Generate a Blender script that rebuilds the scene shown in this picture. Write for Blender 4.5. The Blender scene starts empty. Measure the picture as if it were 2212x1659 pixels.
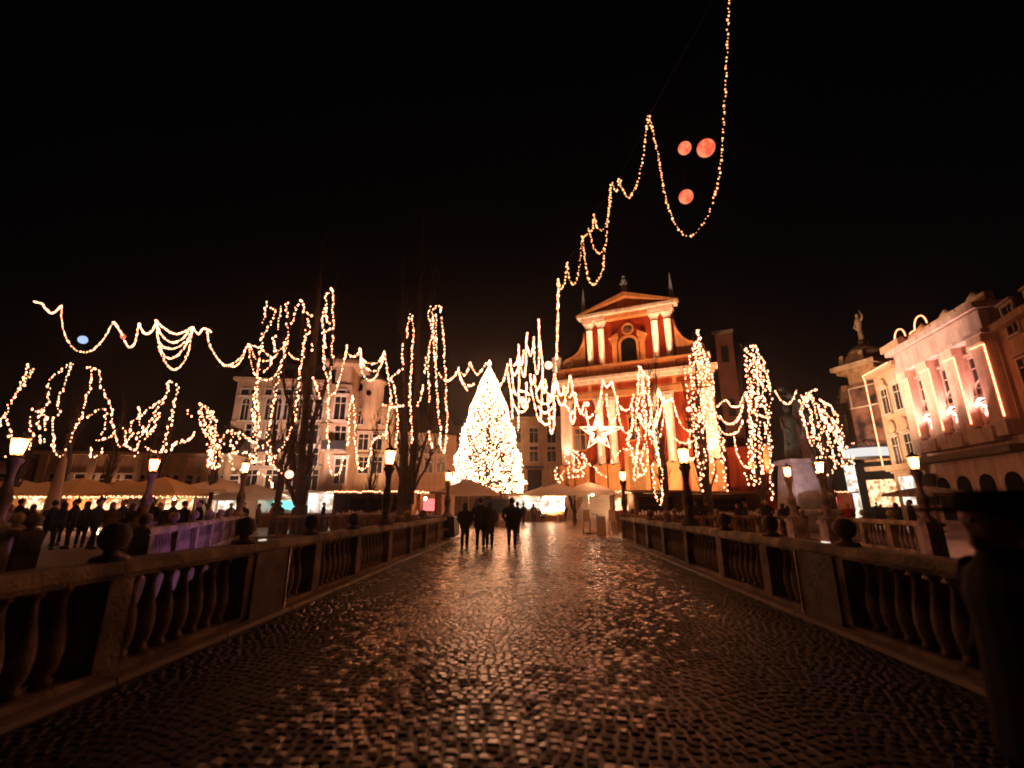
import bpy, math, random
from mathutils import Vector, Matrix
R = math.radians
rnd = random.Random(7)
sc = bpy.context.scene
col = sc.collection

# ------------------------------------------------------------------ camera, sky, exposure
PITCH, YAW, HC = R(15.1), R(2.85), 1.6
cam_d = bpy.data.cameras.new('camera'); cam = bpy.data.objects.new('camera', cam_d); col.objects.link(cam)
cam.location = (0, 0, HC); cam.rotation_euler = (R(90)+PITCH, 0, YAW)
cam_d.sensor_width = 36; cam_d.lens = 36*969/2212; cam_d.clip_start = .05; cam_d.clip_end = 2000
cam_d.dof.use_dof = True; cam_d.dof.focus_distance = 30; cam_d.dof.aperture_fstop = .7
sc.camera = cam
w = bpy.data.worlds.new('World'); sc.world = w; w.use_nodes = True
bg = w.node_tree.nodes['Background']; sky = w.node_tree.nodes.new('ShaderNodeTexSky')
sky.sky_type = 'NISHITA'; sky.sun_disc = False; sky.sun_elevation = R(4); sky.sun_rotation = R(200)
w.node_tree.links.new(sky.outputs[0], bg.inputs[0]); bg.inputs[1].default_value = 0.0004
moon_d = bpy.data.lights.new('moon', 'SUN'); moon_d.energy = 0.002; moon_d.angle = R(.5); moon_d.color = (.8, .85, 1)
moon = bpy.data.objects.new('moon', moon_d); col.objects.link(moon); moon.rotation_euler = (R(50), 0, R(20))
sc.view_settings.view_transform = 'Standard'; sc.view_settings.look = 'None'
sc.view_settings.exposure = .35; sc.view_settings.gamma = 1; sc.view_settings.use_curve_mapping = False
sc.cycles.use_denoising = True
sc.cycles.use_light_tree = True
sc.cycles.sample_clamp_indirect = 4
sc.cycles.max_bounces = 6; sc.cycles.diffuse_bounces = 3; sc.cycles.glossy_bounces = 3; sc.cycles.transparent_max_bounces = 12
sc.cycles.filter_width = 1.9

# ------------------------------------------------------------------ helpers
def ray(px, py):
    x = (px-1106)/969; y = -(py-829.5)/969
    f = math.cos(PITCH)-y*math.sin(PITCH); u = math.sin(PITCH)+y*math.cos(PITCH)
    return Vector((x*math.cos(YAW)-f*math.sin(YAW), x*math.sin(YAW)+f*math.cos(YAW), u))
def at(px, py, Y):
    r = ray(px, py); return r*(Y/r.y)+Vector((0, 0, HC))
def gnd(px, py, z=0):
    r = ray(px, py); return r*((z-HC)/r.z)+Vector((0, 0, HC))
def pos(px, Y):
    p = at(px, 1091, Y); return (p.x, p.y)

def mat(name, colr, rough=.7, spec=.3, metal=0, noise=0, nscale=6, bump=0, bscale=40, emit=None, estr=0, col2=None, coat=0):
    m = bpy.data.materials.new(name); m.use_nodes = True; nt = m.node_tree; b = nt.nodes['Principled BSDF']
    b.inputs['Base Color'].default_value = (*colr, 1); b.inputs['Roughness'].default_value = rough
    b.inputs['Specular IOR Level'].default_value = spec; b.inputs['Metallic'].default_value = metal
    b.inputs['Coat Weight'].default_value = coat
    if emit: b.inputs['Emission Color'].default_value = (*emit, 1); b.inputs['Emission Strength'].default_value = estr
    if noise or bump:
        tc = nt.nodes.new('ShaderNodeTexCoord')
    if noise:
        n = nt.nodes.new('ShaderNodeTexNoise'); n.inputs['Scale'].default_value = nscale; n.inputs['Detail'].default_value = 6
        nt.links.new(tc.outputs['Object'], n.inputs['Vector'])
        r = nt.nodes.new('ShaderNodeValToRGB'); c2 = col2 or tuple(c*(1-noise) for c in colr)
        r.color_ramp.elements[0].position = .35; r.color_ramp.elements[1].position = .65
        r.color_ramp.elements[0].color = (*c2, 1); r.color_ramp.elements[1].color = (*[min(1, c*(1+noise*.3)) for c in colr], 1)
        nt.links.new(n.outputs[0], r.inputs[0]); nt.links.new(r.outputs[0], b.inputs['Base Color'])
    if bump:
        n2 = nt.nodes.new('ShaderNodeTexNoise'); n2.inputs['Scale'].default_value = bscale; n2.inputs['Detail'].default_value = 4
        nt.links.new(tc.outputs['Object'], n2.inputs['Vector'])
        bp = nt.nodes.new('ShaderNodeBump'); bp.inputs['Strength'].default_value = bump; bp.inputs['Distance'].default_value = .05
        nt.links.new(n2.outputs[0], bp.inputs['Height']); nt.links.new(bp.outputs[0], b.inputs['Normal'])
    return m
def streaks(m, amt=.45):
    nt = m.node_tree; b = nt.nodes['Principled BSDF']; l = b.inputs['Base Color'].links[0]; src = l.from_socket
    tc = nt.nodes.new('ShaderNodeTexCoord'); mp = nt.nodes.new('ShaderNodeMapping'); mp.inputs['Scale'].default_value = (1.6, 1.6, .16)
    n = nt.nodes.new('ShaderNodeTexNoise'); n.inputs['Scale'].default_value = 1.4; n.inputs['Detail'].default_value = 8; n.inputs['Roughness'].default_value = .7
    r = nt.nodes.new('ShaderNodeValToRGB'); r.color_ramp.elements[0].position = .38; r.color_ramp.elements[1].position = .6
    r.color_ramp.elements[0].color = (1-amt, 1-amt*1.05, 1-amt*1.1, 1); r.color_ramp.elements[1].color = (1, 1, 1, 1)
    x = nt.nodes.new('ShaderNodeMix'); x.data_type = 'RGBA'; x.blend_type = 'MULTIPLY'; x.inputs[0].default_value = 1
    nt.links.new(tc.outputs['Object'], mp.inputs[0]); nt.links.new(mp.outputs[0], n.inputs['Vector']); nt.links.new(n.outputs[0], r.inputs[0])
    nt.links.new(src, x.inputs[6]); nt.links.new(r.outputs[0], x.inputs[7]); nt.links.new(x.outputs[2], b.inputs['Base Color'])
def emis(name, colr, s):
    m = bpy.data.materials.new(name); m.use_nodes = True; nt = m.node_tree
    nt.nodes.clear(); o = nt.nodes.new('ShaderNodeOutputMaterial'); e = nt.nodes.new('ShaderNodeEmission')
    e.inputs[0].default_value = (*colr, 1); e.inputs[1].default_value = s; nt.links.new(e.outputs[0], o.inputs[0]); return m
def glassy(name, colr, trans=.5):
    m = bpy.data.materials.new(name); m.use_nodes = True; nt = m.node_tree; nt.nodes.clear()
    o = nt.nodes.new('ShaderNodeOutputMaterial'); a = nt.nodes.new('ShaderNodeBsdfTransparent'); t = nt.nodes.new('ShaderNodeBsdfTranslucent')
    a.inputs[0].default_value = (*[min(1, c*1.1) for c in colr], 1); t.inputs[0].default_value = (*colr, 1)
    x = nt.nodes.new('ShaderNodeMixShader'); x.inputs[0].default_value = 1-trans
    nt.links.new(a.outputs[0], x.inputs[1]); nt.links.new(t.outputs[0], x.inputs[2]); nt.links.new(x.outputs[0], o.inputs[0]); return m

M = dict(
 stone=mat('stone_concrete', (.42, .34, .24), .75, .25, noise=.7, nscale=2.2, bump=.5, bscale=30),
 stone_dark=mat('stone_dark', (.16, .13, .10), .7, .3, noise=.4, nscale=4, bump=.5, bscale=30),
 joint=mat('joint', (.03, .024, .018), .5, .4),
 plaza=mat('plaza', (.30, .235, .16), .26, .8, noise=.4, nscale=.35, bump=.35, bscale=9),
 kerb=mat('kerb', (.32, .27, .22), .4, .5, noise=.3, nscale=3),
 steel=mat('steel', (.75, .72, .68), .25, .5, 1), iron=mat('iron', (.02, .02, .02), .45, .5),
 water=mat('water', (.005, .006, .008), .08, .5, bump=.4, bscale=3),
 red=mat('church_red', (.30, .034, .007), .85, .15, noise=.25, nscale=.6),
 cream=mat('church_cream', (.52, .21, .075), .8, .2, noise=.2, nscale=.8),
 column=mat('column_pale', (.78, .56, .42), .7, .3, noise=.15, nscale=1.5),
 brick=mat('tower_plaster', (.10, .035, .022), .9, .1, noise=.4, nscale=.8),
 dark=mat('dark_void', (.0025, .002, .002), .8, .1),
 pale=mat('pale_plaster', (.46, .29, .185), .85, .2, noise=.2, nscale=.5),
 beige=mat('beige_plaster', (.50, .33, .20), .85, .2, noise=.2, nscale=.6),
 ochre=mat('ochre_plaster', (.42, .24, .12), .85, .2, noise=.25, nscale=.6),
 pink=mat('pink_plaster', (.60, .44, .37), .8, .2, noise=.15, nscale=.8),
 roof=mat('roof_tiles', (.06, .04, .032), .8, .2, noise=.5, nscale=2, bump=.6, bscale=12),
 slate=mat('slate', (.045, .045, .05), .6, .3, noise=.4, nscale=2),
 wframe=mat('window_frame', (.45, .36, .28), .7, .3), pane=mat('window_pane', (.012, .012, .014), .12, .6),
 bark=mat('bark', (.05, .035, .026), .85, .2, noise=.5, nscale=8, bump=.8, bscale=20),
 needle=mat('needles', (.05, .07, .03), .7, .2, noise=.5, nscale=3),
 coat=mat('coat_black', (.012, .011, .012), .9, .1), coatb=mat('coat_navy', (.014, .016, .026), .9, .1),
 coatr=mat('jacket_red', (.30, .02, .015), .85, .1), coatg=mat('coat_brown', (.06, .035, .02), .9, .1),
 trouser=mat('trousers', (.012, .012, .016), .9, .1), shoe=mat('shoes', (.01, .009, .008), .5, .4),
 skin=mat('skin', (.45, .24, .16), .55, .3), hair=mat('hair', (.02, .013, .009), .6, .3),
 felt=mat('felt', (.02, .014, .011), .95, .05),
 canvas=mat('canvas_tan', (.36, .20, .075), .9, .1, noise=.2, nscale=2), canvasw=mat('canvas_cream', (.62, .50, .38), .9, .1, noise=.1, nscale=2),
 wood=mat('wood', (.22, .10, .035), .7, .2, noise=.4, nscale=5), white=mat('white_paint', (.75, .70, .64), .5, .3),
 bronze=mat('bronze', (.09, .13, .115), .5, .5, .6, noise=.4, nscale=2), granite=mat('granite', (.34, .27, .27), .6, .3, noise=.3, nscale=2),
 greystone=mat('greystone', (.34, .35, .36), .7, .2, noise=.3, nscale=2), cable=mat('cable', (.012, .012, .01), .6, .3),
 bluecloth=mat('tarpaulin_blue', (.03, .05, .09), .6, .3), banner=mat('banner', (.20, .09, .06), .8, .1, noise=.7, nscale=.7, col2=(.02, .015, .012)),
 bulb=emis('bulb_warm', (1, .345, .16), 8), bulbn=emis('bulb_near', (1, .35, .13), 4), bulbf=emis('bulb_far', (1, .36, .17), 8), bulbt=emis('bulb_tree', (1, .43, .21), 22),
 lamp=emis('lamp_core', (1, .50, .24), 110), lampw=emis('lamp_white', (.95, .93, .9), .75), neon=emis('neon_red', (1, .24, .11), 5),
 ballred=emis('ball_red', (1, .10, .045), 1.05), ballpink=emis('ball_pink', (1, .42, .27), 2.6),
 litwarm=emis('lit_warm', (1, .55, .28), 2.2), litwhite=emis('lit_white', (1, .88, .74), 1.5), litcyan=emis('lit_cyan', (.2, .85, .75), 1.3),
 litred=emis('lit_red', (1, .16, .16), 1.6), litblue=emis('lit_blue', (.5, .65, 1), .8),
 glass=glassy('lantern_glass', (1, .45, .20), .45),
)
for k_ in ('red', 'cream', 'pale', 'beige', 'ochre', 'pink', 'stone', 'column'): streaks(M[k_], .5 if k_ in ('stone', 'red', 'ochre') else .35)
def clothy(name, c, k=.45):
    m = bpy.data.materials.new(name); m.use_nodes = True; nt = m.node_tree; b = nt.nodes['Principled BSDF']; b.inputs['Base Color'].default_value = (*c, 1); b.inputs['Roughness'].default_value = .9
    t = nt.nodes.new('ShaderNodeBsdfTranslucent'); t.inputs[0].default_value = (*c, 1); x = nt.nodes.new('ShaderNodeMixShader'); x.inputs[0].default_value = k
    nt.links.new(b.outputs[0], x.inputs[1]); nt.links.new(t.outputs[0], x.inputs[2]); nt.links.new(x.outputs[0], nt.nodes['Material Output'].inputs[0]); return m
M['canvas'] = clothy('canvas_tan', (.70, .46, .20), .5); M['canvasw'] = clothy('canvas_cream', (.72, .58, .44), .4)
def noisy_emis(m, c2, sc_=9):
    nt = m.node_tree; e = [n for n in nt.nodes if n.type == 'EMISSION'][0]; c1 = tuple(e.inputs[0].default_value)
    tc = nt.nodes.new('ShaderNodeTexCoord'); n = nt.nodes.new('ShaderNodeTexNoise'); n.inputs['Scale'].default_value = sc_
    r = nt.nodes.new('ShaderNodeValToRGB'); r.color_ramp.elements[0].position = .42; r.color_ramp.elements[1].position = .62
    r.color_ramp.elements[0].color = c1; r.color_ramp.elements[1].color = (*c2, 1)
    nt.links.new(tc.outputs['Object'], n.inputs['Vector']); nt.links.new(n.outputs[0], r.inputs[0]); nt.links.new(r.outputs[0], e.inputs[0])
noisy_emis(M['ballred'], (1, .26, .12), 5); noisy_emis(M['litwarm'], (.25, .10, .04), 2.5); noisy_emis(M['litwhite'], (.35, .26, .17), 1.6)

class MB:
    def __init__(s): s.v = []; s.f = []
    def box(s, x0, x1, y0, y1, z0, z1, top=None):
        n = len(s.v); tx, ty = top or (0, 0)
        s.v += [(x0, y0, z0), (x1, y0, z0), (x1, y1, z0), (x0, y1, z0), (x0+tx, y0+ty, z1), (x1-tx, y0+ty, z1), (x1-tx, y1-ty, z1), (x0+tx, y1-ty, z1)]
        s.f += [tuple(n+i for i in q) for q in ((0, 3, 2, 1), (4, 5, 6, 7), (0, 1, 5, 4), (1, 2, 6, 5), (2, 3, 7, 6), (3, 0, 4, 7))]; return s
    def lathe(s, prof, cx=0, cy=0, cz=0, n=12, sx=1, sy=1):
        b = len(s.v)
        for z, r in prof:
            for k in range(n): a = 2*math.pi*k/n; s.v.append((cx+r*sx*math.cos(a), cy+r*sy*math.sin(a), cz+z))
        for i in range(len(prof)-1):
            for k in range(n):
                k2 = (k+1) % n; s.f.append((b+i*n+k, b+i*n+k2, b+(i+1)*n+k2, b+(i+1)*n+k))
        s.f.append(tuple(b+k for k in reversed(range(n)))); s.f.append(tuple(b+(len(prof)-1)*n+k for k in range(n))); return s
    def ball(s, c, r, n=10, m=6, sx=1, sy=1, sz=1):
        pr = [(-r*sz*math.cos(math.pi*(i+.02)/(m+.04)), max(.02*r, r*math.sin(math.pi*i/m))) for i in range(m+1)]
        return s.lathe(pr, c[0], c[1], c[2], n, sx, sy)
    def octa(s, c, r, rz=None):
        n = len(s.v); rz = rz or r; x, y, z = c
        s.v += [(x+r, y, z), (x-r, y, z), (x, y+r, z), (x, y-r, z), (x, y, z+rz), (x, y, z-rz)]
        s.f += [tuple(n+i for i in q) for q in ((0, 2, 4), (2, 1, 4), (1, 3, 4), (3, 0, 4), (2, 0, 5), (1, 2, 5), (3, 1, 5), (0, 3, 5))]; return s
    def tube(s, pts, rad, n=6, close=True):
        pts = [Vector(p) for p in pts]; b = len(s.v)
        if not hasattr(rad, '__len__'): rad = [rad]*len(pts)
        up = Vector((.31, .2, .93)).normalized(); prev = None
        for i, p in enumerate(pts):
            t = (pts[min(i+1, len(pts)-1)]-pts[max(i-1, 0)])
            t = t.normalized() if t.length > 1e-6 else Vector((0, 0, 1))
            a = (prev - t*prev.dot(t)) if prev else (up - t*up.dot(t))
            if a.length < 1e-3: a = t.orthogonal()
            a.normalize(); prev = a; c = t.cross(a)
            for k in range(n):
                q = 2*math.pi*k/n; s.v.append(tuple(p+(a*math.cos(q)+c*math.sin(q))*rad[i]))
        for i in range(len(pts)-1):
            for k in range(n): k2 = (k+1) % n; s.f.append((b+i*n+k, b+i*n+k2, b+(i+1)*n+k2, b+(i+1)*n+k))
        if close:
            s.f.append(tuple(b+k for k in reversed(range(n)))); s.f.append(tuple(b+(len(pts)-1)*n+k for k in range(n)))
        return s
    def prism(s, poly, y0, y1):      # poly in x,z (counter-clockwise seen from -y)
        b = len(s.v); n = len(poly)
        s.v += [(x, y0, z) for x, z in poly]+[(x, y1, z) for x, z in poly]
        s.f.append(tuple(b+i for i in range(n))); s.f.append(tuple(b+n+i for i in reversed(range(n))))
        for i in range(n): j = (i+1) % n; s.f.append((b+i, b+n+i, b+n+j, b+j))
        return s
    def mesh(s, name, m, smooth=False):
        me = bpy.data.meshes.new(name); me.from_pydata(s.v, [], s.f); me.update()
        if m: me.materials.append(m)
        if smooth: me.polygons.foreach_set('use_smooth', [True]*len(me.polygons))
        return me
    def build(s, name, m, parent=None, smooth=False, kind=None):
        return obj(name, s.mesh(name, m, smooth), parent, kind)
def obj(name, me, parent=None, kind=None):
    o = bpy.data.objects.new(name, me); col.objects.link(o)
    if parent: o.parent = parent
    if kind: o['kind'] = kind
    return o
def tag(o, label, cat, group=None):
    o['label'] = label; o['category'] = cat
    if group: o['group'] = group
    return o
def thing(name, label, cat, loc=(0, 0, 0), rz=0, group=None):
    o = bpy.data.objects.new(name, None); col.objects.link(o); o.location = loc; o.rotation_euler = (0, 0, rz)
    o.empty_display_size = .1
    return tag(o, label, cat, group)
def dup(root, loc, rz, label, scale=1):
    def cp(o, par):
        c = o.copy(); col.objects.link(c)
        if par: c.parent = par
        for ch in o.children: cp(ch, c)
        return c
    r = cp(root, None); r.location = loc; r.rotation_euler = (0, 0, rz); r['label'] = label; r.scale = (scale,)*3
    return r
def light(name, kind, loc, energy, colr, size=.2, aim=None, spot=60, blend=.6, parent=None):
    d = bpy.data.lights.new(name, kind); d.energy = energy; d.color = colr
    if kind == 'SPOT': d.spot_size = R(spot); d.spot_blend = blend; d.shadow_soft_size = size
    elif kind == 'POINT': d.shadow_soft_size = size
    elif kind == 'AREA': d.size = size
    o = bpy.data.objects.new(name, d); col.objects.link(o); o.location = loc
    if aim is not None:
        o.rotation_euler = (Vector(aim)-Vector(loc)).to_track_quat('-Z', 'Y').to_euler()
    if parent: o.parent = parent
    return o
def floodlight(loc, aim, energy, colr, label, spot=90, size=.25, group='floodlights on the ground'):
    t = thing('floodlight', label, 'floodlight', loc, 0, group)
    MB().box(-.25, .25, -.15, .15, 0, .08).box(-.04, .04, -.04, .04, .08, .4).build('bracket', M['iron'], t)
    d = (Vector(aim)-Vector(loc)).normalized(); q = d.to_track_quat('Y', 'Z').to_matrix()
    h = MB().box(-.22, .22, -.12, .12, -.16, .16); h.v = [tuple(q @ Vector(v)+Vector((0, 0, .55))) for v in h.v]; h.build('housing', M['iron'], t)
    p = Vector(loc)+Vector((0, 0, .55))+d*.2
    light('beam', 'SPOT', p, energy, colr, size, aim, spot, .8)
    return t

# ------------------------------------------------------------------ setting
def struct(name, mb, m, parent=None):
    o = mb.build(name, m, parent); o['kind'] = 'structure'; return o
RIV = 24.0
struct('water', MB().box(-150, 150, -30, RIV+.5, -5.3, -5.0), M['water'])
struct('plaza', MB().box(-150, 150, RIV, 150, -.4, 0), M['plaza'])
struct('riverbank', MB().box(-150, 150, -60, -30, -.4, -.02), M['plaza'])
struct('embankment_wall', MB().box(-150, 150, RIV-.5, RIV-.005, -6, -.06), M['stone_dark'])
deck = struct('bridge_deck', MB().box(-4.3, 4.3, -12, RIV, -.9, .021), M['joint'])

# cobbles: arched rows, each with its own tilt and height
stone_mats = []
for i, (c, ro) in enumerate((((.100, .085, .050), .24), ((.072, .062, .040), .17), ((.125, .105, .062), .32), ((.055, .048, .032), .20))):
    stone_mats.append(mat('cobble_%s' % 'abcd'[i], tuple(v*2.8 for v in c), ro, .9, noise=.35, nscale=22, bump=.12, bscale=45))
for i in range(2): stone_mats.append(mat('cobble_shaded_%s' % 'ab'[i], ((.03, .025, .018), (.045, .037, .026))[i], .65, .3, noise=.5, nscale=12, bump=.3, bscale=45))  # darker set for stones where light falls off, shade put into the colour
def cobble(mb, cx, cy, rot, s, sl, hz, tx, ty, ch=(.93, .66, .012)):
    n = len(mb.v); c, sn = math.cos(rot), math.sin(rot)
    def P(x, y, z): z += x*tx+y*ty; return (cx+x*c-y*sn, cy+x*sn+y*c, z)
    a, b = s/2, sl/2; j = [rnd.uniform(-.006, .006) for _ in range(8)]
    base = [(-a+j[0], -b+j[1]), (a+j[2], -b+j[3]), (a+j[4], b+j[5]), (-a+j[6], b+j[7])]
    mb.v += [P(x, y, 0.001) for x, y in base]
    mb.v += [P(x*ch[0], y*ch[0], hz-ch[2]) for x, y in base]
    mb.v += [P(x*ch[1], y*ch[1], hz) for x, y in base]
    mb.v.append(P(0, 0, hz+.001))
    for l in (0, 4):
        for k in range(4): k2 = (k+1) % 4; mb.f.append((n+l+k, n+l+k2, n+l+4+k2, n+l+4+k))
    for k in range(4): mb.f.append((n+8+k, n+8+(k+1) % 4, n+12))
stones = []
S = .094
for jr in range(int((RIV-2)/S)):
    y0 = 2.2+jr*S; x = -3.8+rnd.uniform(0, .1)
    while x < 3.74:
        ww = rnd.uniform(.07, .118); xc = x+ww/2; x += ww
        if x > 3.82: break
        pa = xc*2.35+.55*math.sin(y0*.42)+1.9; am = .15+.05*math.sin(y0*.31+1); arch = am*math.sin(pa)+.04*math.sin(xc*5.1+y0); sl = am*2.35*math.cos(pa)
        yy = y0+arch*.8+rnd.uniform(-.008, .008)
        if yy < 2.2 or yy > RIV-.08: continue
        stones.append((xc, yy, math.atan(sl*.8)*.55, ww))
def lit_zone(x, y):      # light falloff put into stone colour: bright glossy middle, dark rough edges and foreground
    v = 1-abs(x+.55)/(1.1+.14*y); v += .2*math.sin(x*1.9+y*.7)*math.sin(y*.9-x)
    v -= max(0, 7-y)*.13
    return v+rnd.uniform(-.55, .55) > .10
def dist(s_): return math.hypot(s_[0], s_[1])
def inview(s_):
    v = Vector((s_[0], s_[1], -HC)); v = cam.rotation_euler.to_matrix().inverted() @ v
    return v.z < 0 and abs(v.x/-v.z) < .97*1106/969 and v.y/-v.z > -829/969*.99
near = sorted([s_ for s_ in stones if inview(s_)], key=dist)[:300]; nset = set(near)
cob_meshes = []
for k in range(24):
    m_ = MB(); cobble(m_, 0, 0, 0, S-.014, S-.012, .030+rnd.uniform(-.003, .004), rnd.uniform(-.05, .05), rnd.uniform(-.05, .05))
    cob_meshes.append(m_.mesh('cobblestone', stone_mats[k % 6]))
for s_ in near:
    o = obj('cobblestone', cob_meshes[6*rnd.randrange(4)+(rnd.randrange(4) if lit_zone(s_[0], s_[1]) else rnd.choice((4, 5)))], deck); o.location = (s_[0], s_[1], 0); o.scale = ((s_[3]-.014)/(S-.014), 1, 1); o.rotation_euler = (0, 0, s_[2])
rest = [MB() for _ in range(6)]
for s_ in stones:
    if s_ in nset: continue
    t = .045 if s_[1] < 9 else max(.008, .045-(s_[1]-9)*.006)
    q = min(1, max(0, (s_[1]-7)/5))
    cobble(rest[rnd.randrange(4) if lit_zone(s_[0], s_[1]) else rnd.choice((4, 5))], s_[0], s_[1], s_[2], s_[3]-.014+.009*q, S-.012+.008*q, .030+rnd.uniform(-.003, .003)*(1 if s_[1] < 9 else .3)+.004*math.sin(s_[0]*1.7)*math.sin(s_[1]*1.1), rnd.gauss(0, t), rnd.gauss(0, t), (.93+.06*q, .74+.22*q, .010-.0085*q))
big = MB(); cnt = []
for r_ in rest:
    n = len(big.v); big.v += r_.v; big.f += [tuple(n+i for i in f) for f in r_.f]; cnt.append(len(r_.f))
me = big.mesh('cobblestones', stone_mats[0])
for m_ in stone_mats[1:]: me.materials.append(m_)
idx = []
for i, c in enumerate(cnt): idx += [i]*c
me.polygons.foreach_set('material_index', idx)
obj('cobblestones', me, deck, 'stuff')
for sgn in (-1, 1):
    for k in range(17):
        a = -1.6+k*1.52; x0, x1 = (3.82, 4.0) if sgn > 0 else (-4.0, -3.82)
        MB().box(x0, x1, a, a+1.505, 0.001, .07, (.01, .004)).build('kerb_stone', M['kerb'], deck)

# ------------------------------------------------------------------ balustrades
BAL = MB().lathe([(.12, .075), (.17, .075), (.18, .055), (.24, .085), (.38, .108), (.52, .095), (.68, .06), (.80, .046), (.85, .05), (.86, .075), (.91, .075)], n=10).mesh('baluster', M['stone'], True)
BALF = MB().lathe([(.12, .075), (.2, .06), (.38, .108), (.68, .06), (.84, .05), (.91, .075)], n=6).mesh('baluster', M['stone'], True)
def balustrade(label, ax, ay, bx, by, posts, balls, sp=.24, group=None, near=True, purple=None, m='stone'):
    L = math.hypot(bx-ax, by-ay); rz = math.atan2(by-ay, bx-ax)
    t = thing('stone_balustrade', label, 'balustrade', (ax, ay, 0), rz, group)
    MB().box(-.15, L+.15, -.17, .17, -.05, .12, (.01, .02)).build('plinth', M[m], t)
    ends = [-.17]+[p for p in posts if .4 < p < L-.4]+[L+.17]
    for a, b in zip(ends, ends[1:]):
        dz = rnd.uniform(-.004, .004); MB().box(a+.004, b-.004, -.165, .165, .915, .96).box(a+.004, b-.004, -.2, .2, .963, 1.07+dz, (.004, .045)).build('handrail', M[m], t)
    for p in posts:
        MB().box(p-.13, p+.13, -.185, .185, .122, .912).build('post', M[m], t)
    for p in balls:
        MB().lathe([(1.07, .16), (1.11, .15), (1.13, .07), (1.17, .06), (1.19, .1), (1.24, .13), (1.3, .138), (1.36, .125), (1.41, .08), (1.43, .02)], p, 0, 0, 14).build('ball_finial', M[m], t, True)
    n = int(L/sp)
    for i in range(n+1):
        x = i*sp+.02
        if any(abs(x-p) < .2 for p in posts): continue
        o = obj('baluster', BAL if near else BALF, t); o.location = (x, 0, 0)
    return t
PY = [-5.8, -3.7, -1.6, .5, 2.5, 4.5, 6.6, 8.6, 10.6, 12.9, 15.1, 17.2, 19.3, 22.0]
off = 6.0
for X, side in ((-4.18, 'left'), (4.18, 'right')):
    t = balustrade('grey stone parapet with closely set balusters along the %s edge of the cobbled bridge' % side, X, -off, X, 22.3,
                   [p+off for p in PY], [p+off for p in PY if p in (.5, 4.5, 6.6, 8.6, 10.6, 15.1, 17.2)], group='parapets of the middle bridge')
    # wide dark pier with a steel edge strip and a metal plate on the rail, its glint painted as glow
    MB().box(7.05+off-.42, 7.05+off+.42, -.215, .215, .0, .935).build('pier', M['stone_dark'], t)
    s_ = -1 if X > 0 else 1
    MB().box(7.5+off, 7.53+off, .19 if X > 0 else -.23, .23 if X > 0 else -.19, .0, .93).build('steel_strip', M['steel'], t)
    MB().box(7.0+off, 7.12+off, -.03, .03, 1.076, 1.09).build('rail_glint', M['litwhite'], t)
struct('side_bridge_deck', MB().prism([(0, 0), (1, 0), (1, 1), (0, 1)], 0, 1), M['plaza'])  # replaced below
bpy.data.objects.remove(bpy.data.objects['side_bridge_deck'])
def slab(name, poly, z0, z1, m):
    b = MB(); n = len(poly); b.v = [(x, y, z0) for x, y in poly]+[(x, y, z1) for x, y in poly]
    b.f = [tuple(reversed(range(n))), tuple(range(n, 2*n))]+[(i, (i+1) % n, n+(i+1) % n, n+i) for i in range(n)]
    return struct(name, b, m)
slab('side_bridge_deck', [(-8.7, 10.2), (-10.8, 9.2), (-30, 13), (-30, 23.9), (-15.4, 23.9)], -.7, -.004, M['stone_dark'])
slab('side_bridge_deck', [(12.4, 15.3), (30, 13), (30, 23.9), (13.6, 23.9)], -.7, -.004, M['plaza'])
def posts_for(L, n): return [i*L/n for i in range(n+1)]
def bal2(label, a, b, n, balls=True, **k):
    L = math.hypot(b[0]-a[0], b[1]-a[1]); p = posts_for(L, n)
    return balustrade(label, a[0], a[1], b[0], b[1], p, p if balls is True else (balls or []), group='balustrades of the side bridges and river banks', near=False, sp=.27, **k)
bal2('balustrade of the left side bridge bathed in purple light, running to the plaza', (-9.0, 10.4), (-15.3, 23.3), 6)
bal2('balustrade on the far left, outer edge of the left side bridge', (-10.8, 9.6), (-22.5, 17.6), 6)
bal2('balustrade of the right side bridge with broad panels below the cafe windows', (12.9, 16.2), (13.8, 23.2), 4)
bal2('river bank balustrade between the middle bridge and the purple side bridge', (-13.4, 24.2), (-4.7, 24.2), 4, balls=False)
bal2('river bank balustrade right of the middle bridge under the lit trees', (5.0, 24.2), (13.4, 24.2), 4)
bal2('balustrade at the far right before the pillared palace', (14.2, 15.2), (24, 13.8), 4)

# ------------------------------------------------------------------ lamp posts on the parapets
def lamp_mesh():
    t = thing('lamp_post', '', 'street lamp', (0, 0, 0), 0, 'lamp posts on the parapets')
    MB().lathe([(0, .24), (.1, .235), (.16, .15), (.24, .11), (.4, .12), (.6, .155), (.78, .15), (.95, .09), (1.1, .075), (1.3, .085), (1.45, .12), (1.5, .16), (1.56, .17), (1.6, .12)], n=12).build('post', M['stone'], t, True)
    MB().lathe([(1.6, .12), (1.63, .15), (1.66, .15)], n=8).build('collar', M['iron'], t)
    fr = MB()
    for k in range(6):
        a = k*math.pi/3; fr.tube([(.13*math.cos(a), .13*math.sin(a), 1.66), (.2*math.cos(a), .2*math.sin(a), 2.14)], .01, 4)
    fr.tube([(.2*math.cos(k*math.pi/3), .2*math.sin(k*math.pi/3), 2.14) for k in range(7)], .013, 4); fr.build('lantern_frame', M['iron'], t)
    MB().lathe([(1.665, .12), (2.13, .19)], n=6).build('lantern_glass', M['glass'], t)
    MB().lathe([(2.15, .21), (2.2, .19), (2.26, .06), (2.3, .05), (2.34, .02)], n=8).build('lantern_roof', M['iron'], t)
    MB().ball((0, 0, 1.92), .11, 10, 8, sz=1.8).build('lamp', M['lamp'], t, True)
    for c in t.children:
        if c.name.split('.')[0] in ('lantern_frame', 'lantern_glass', 'lantern_roof', 'lamp'): c.scale = (.82, .82, .82); c.location.z = 1.66*.18
    return t
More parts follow.
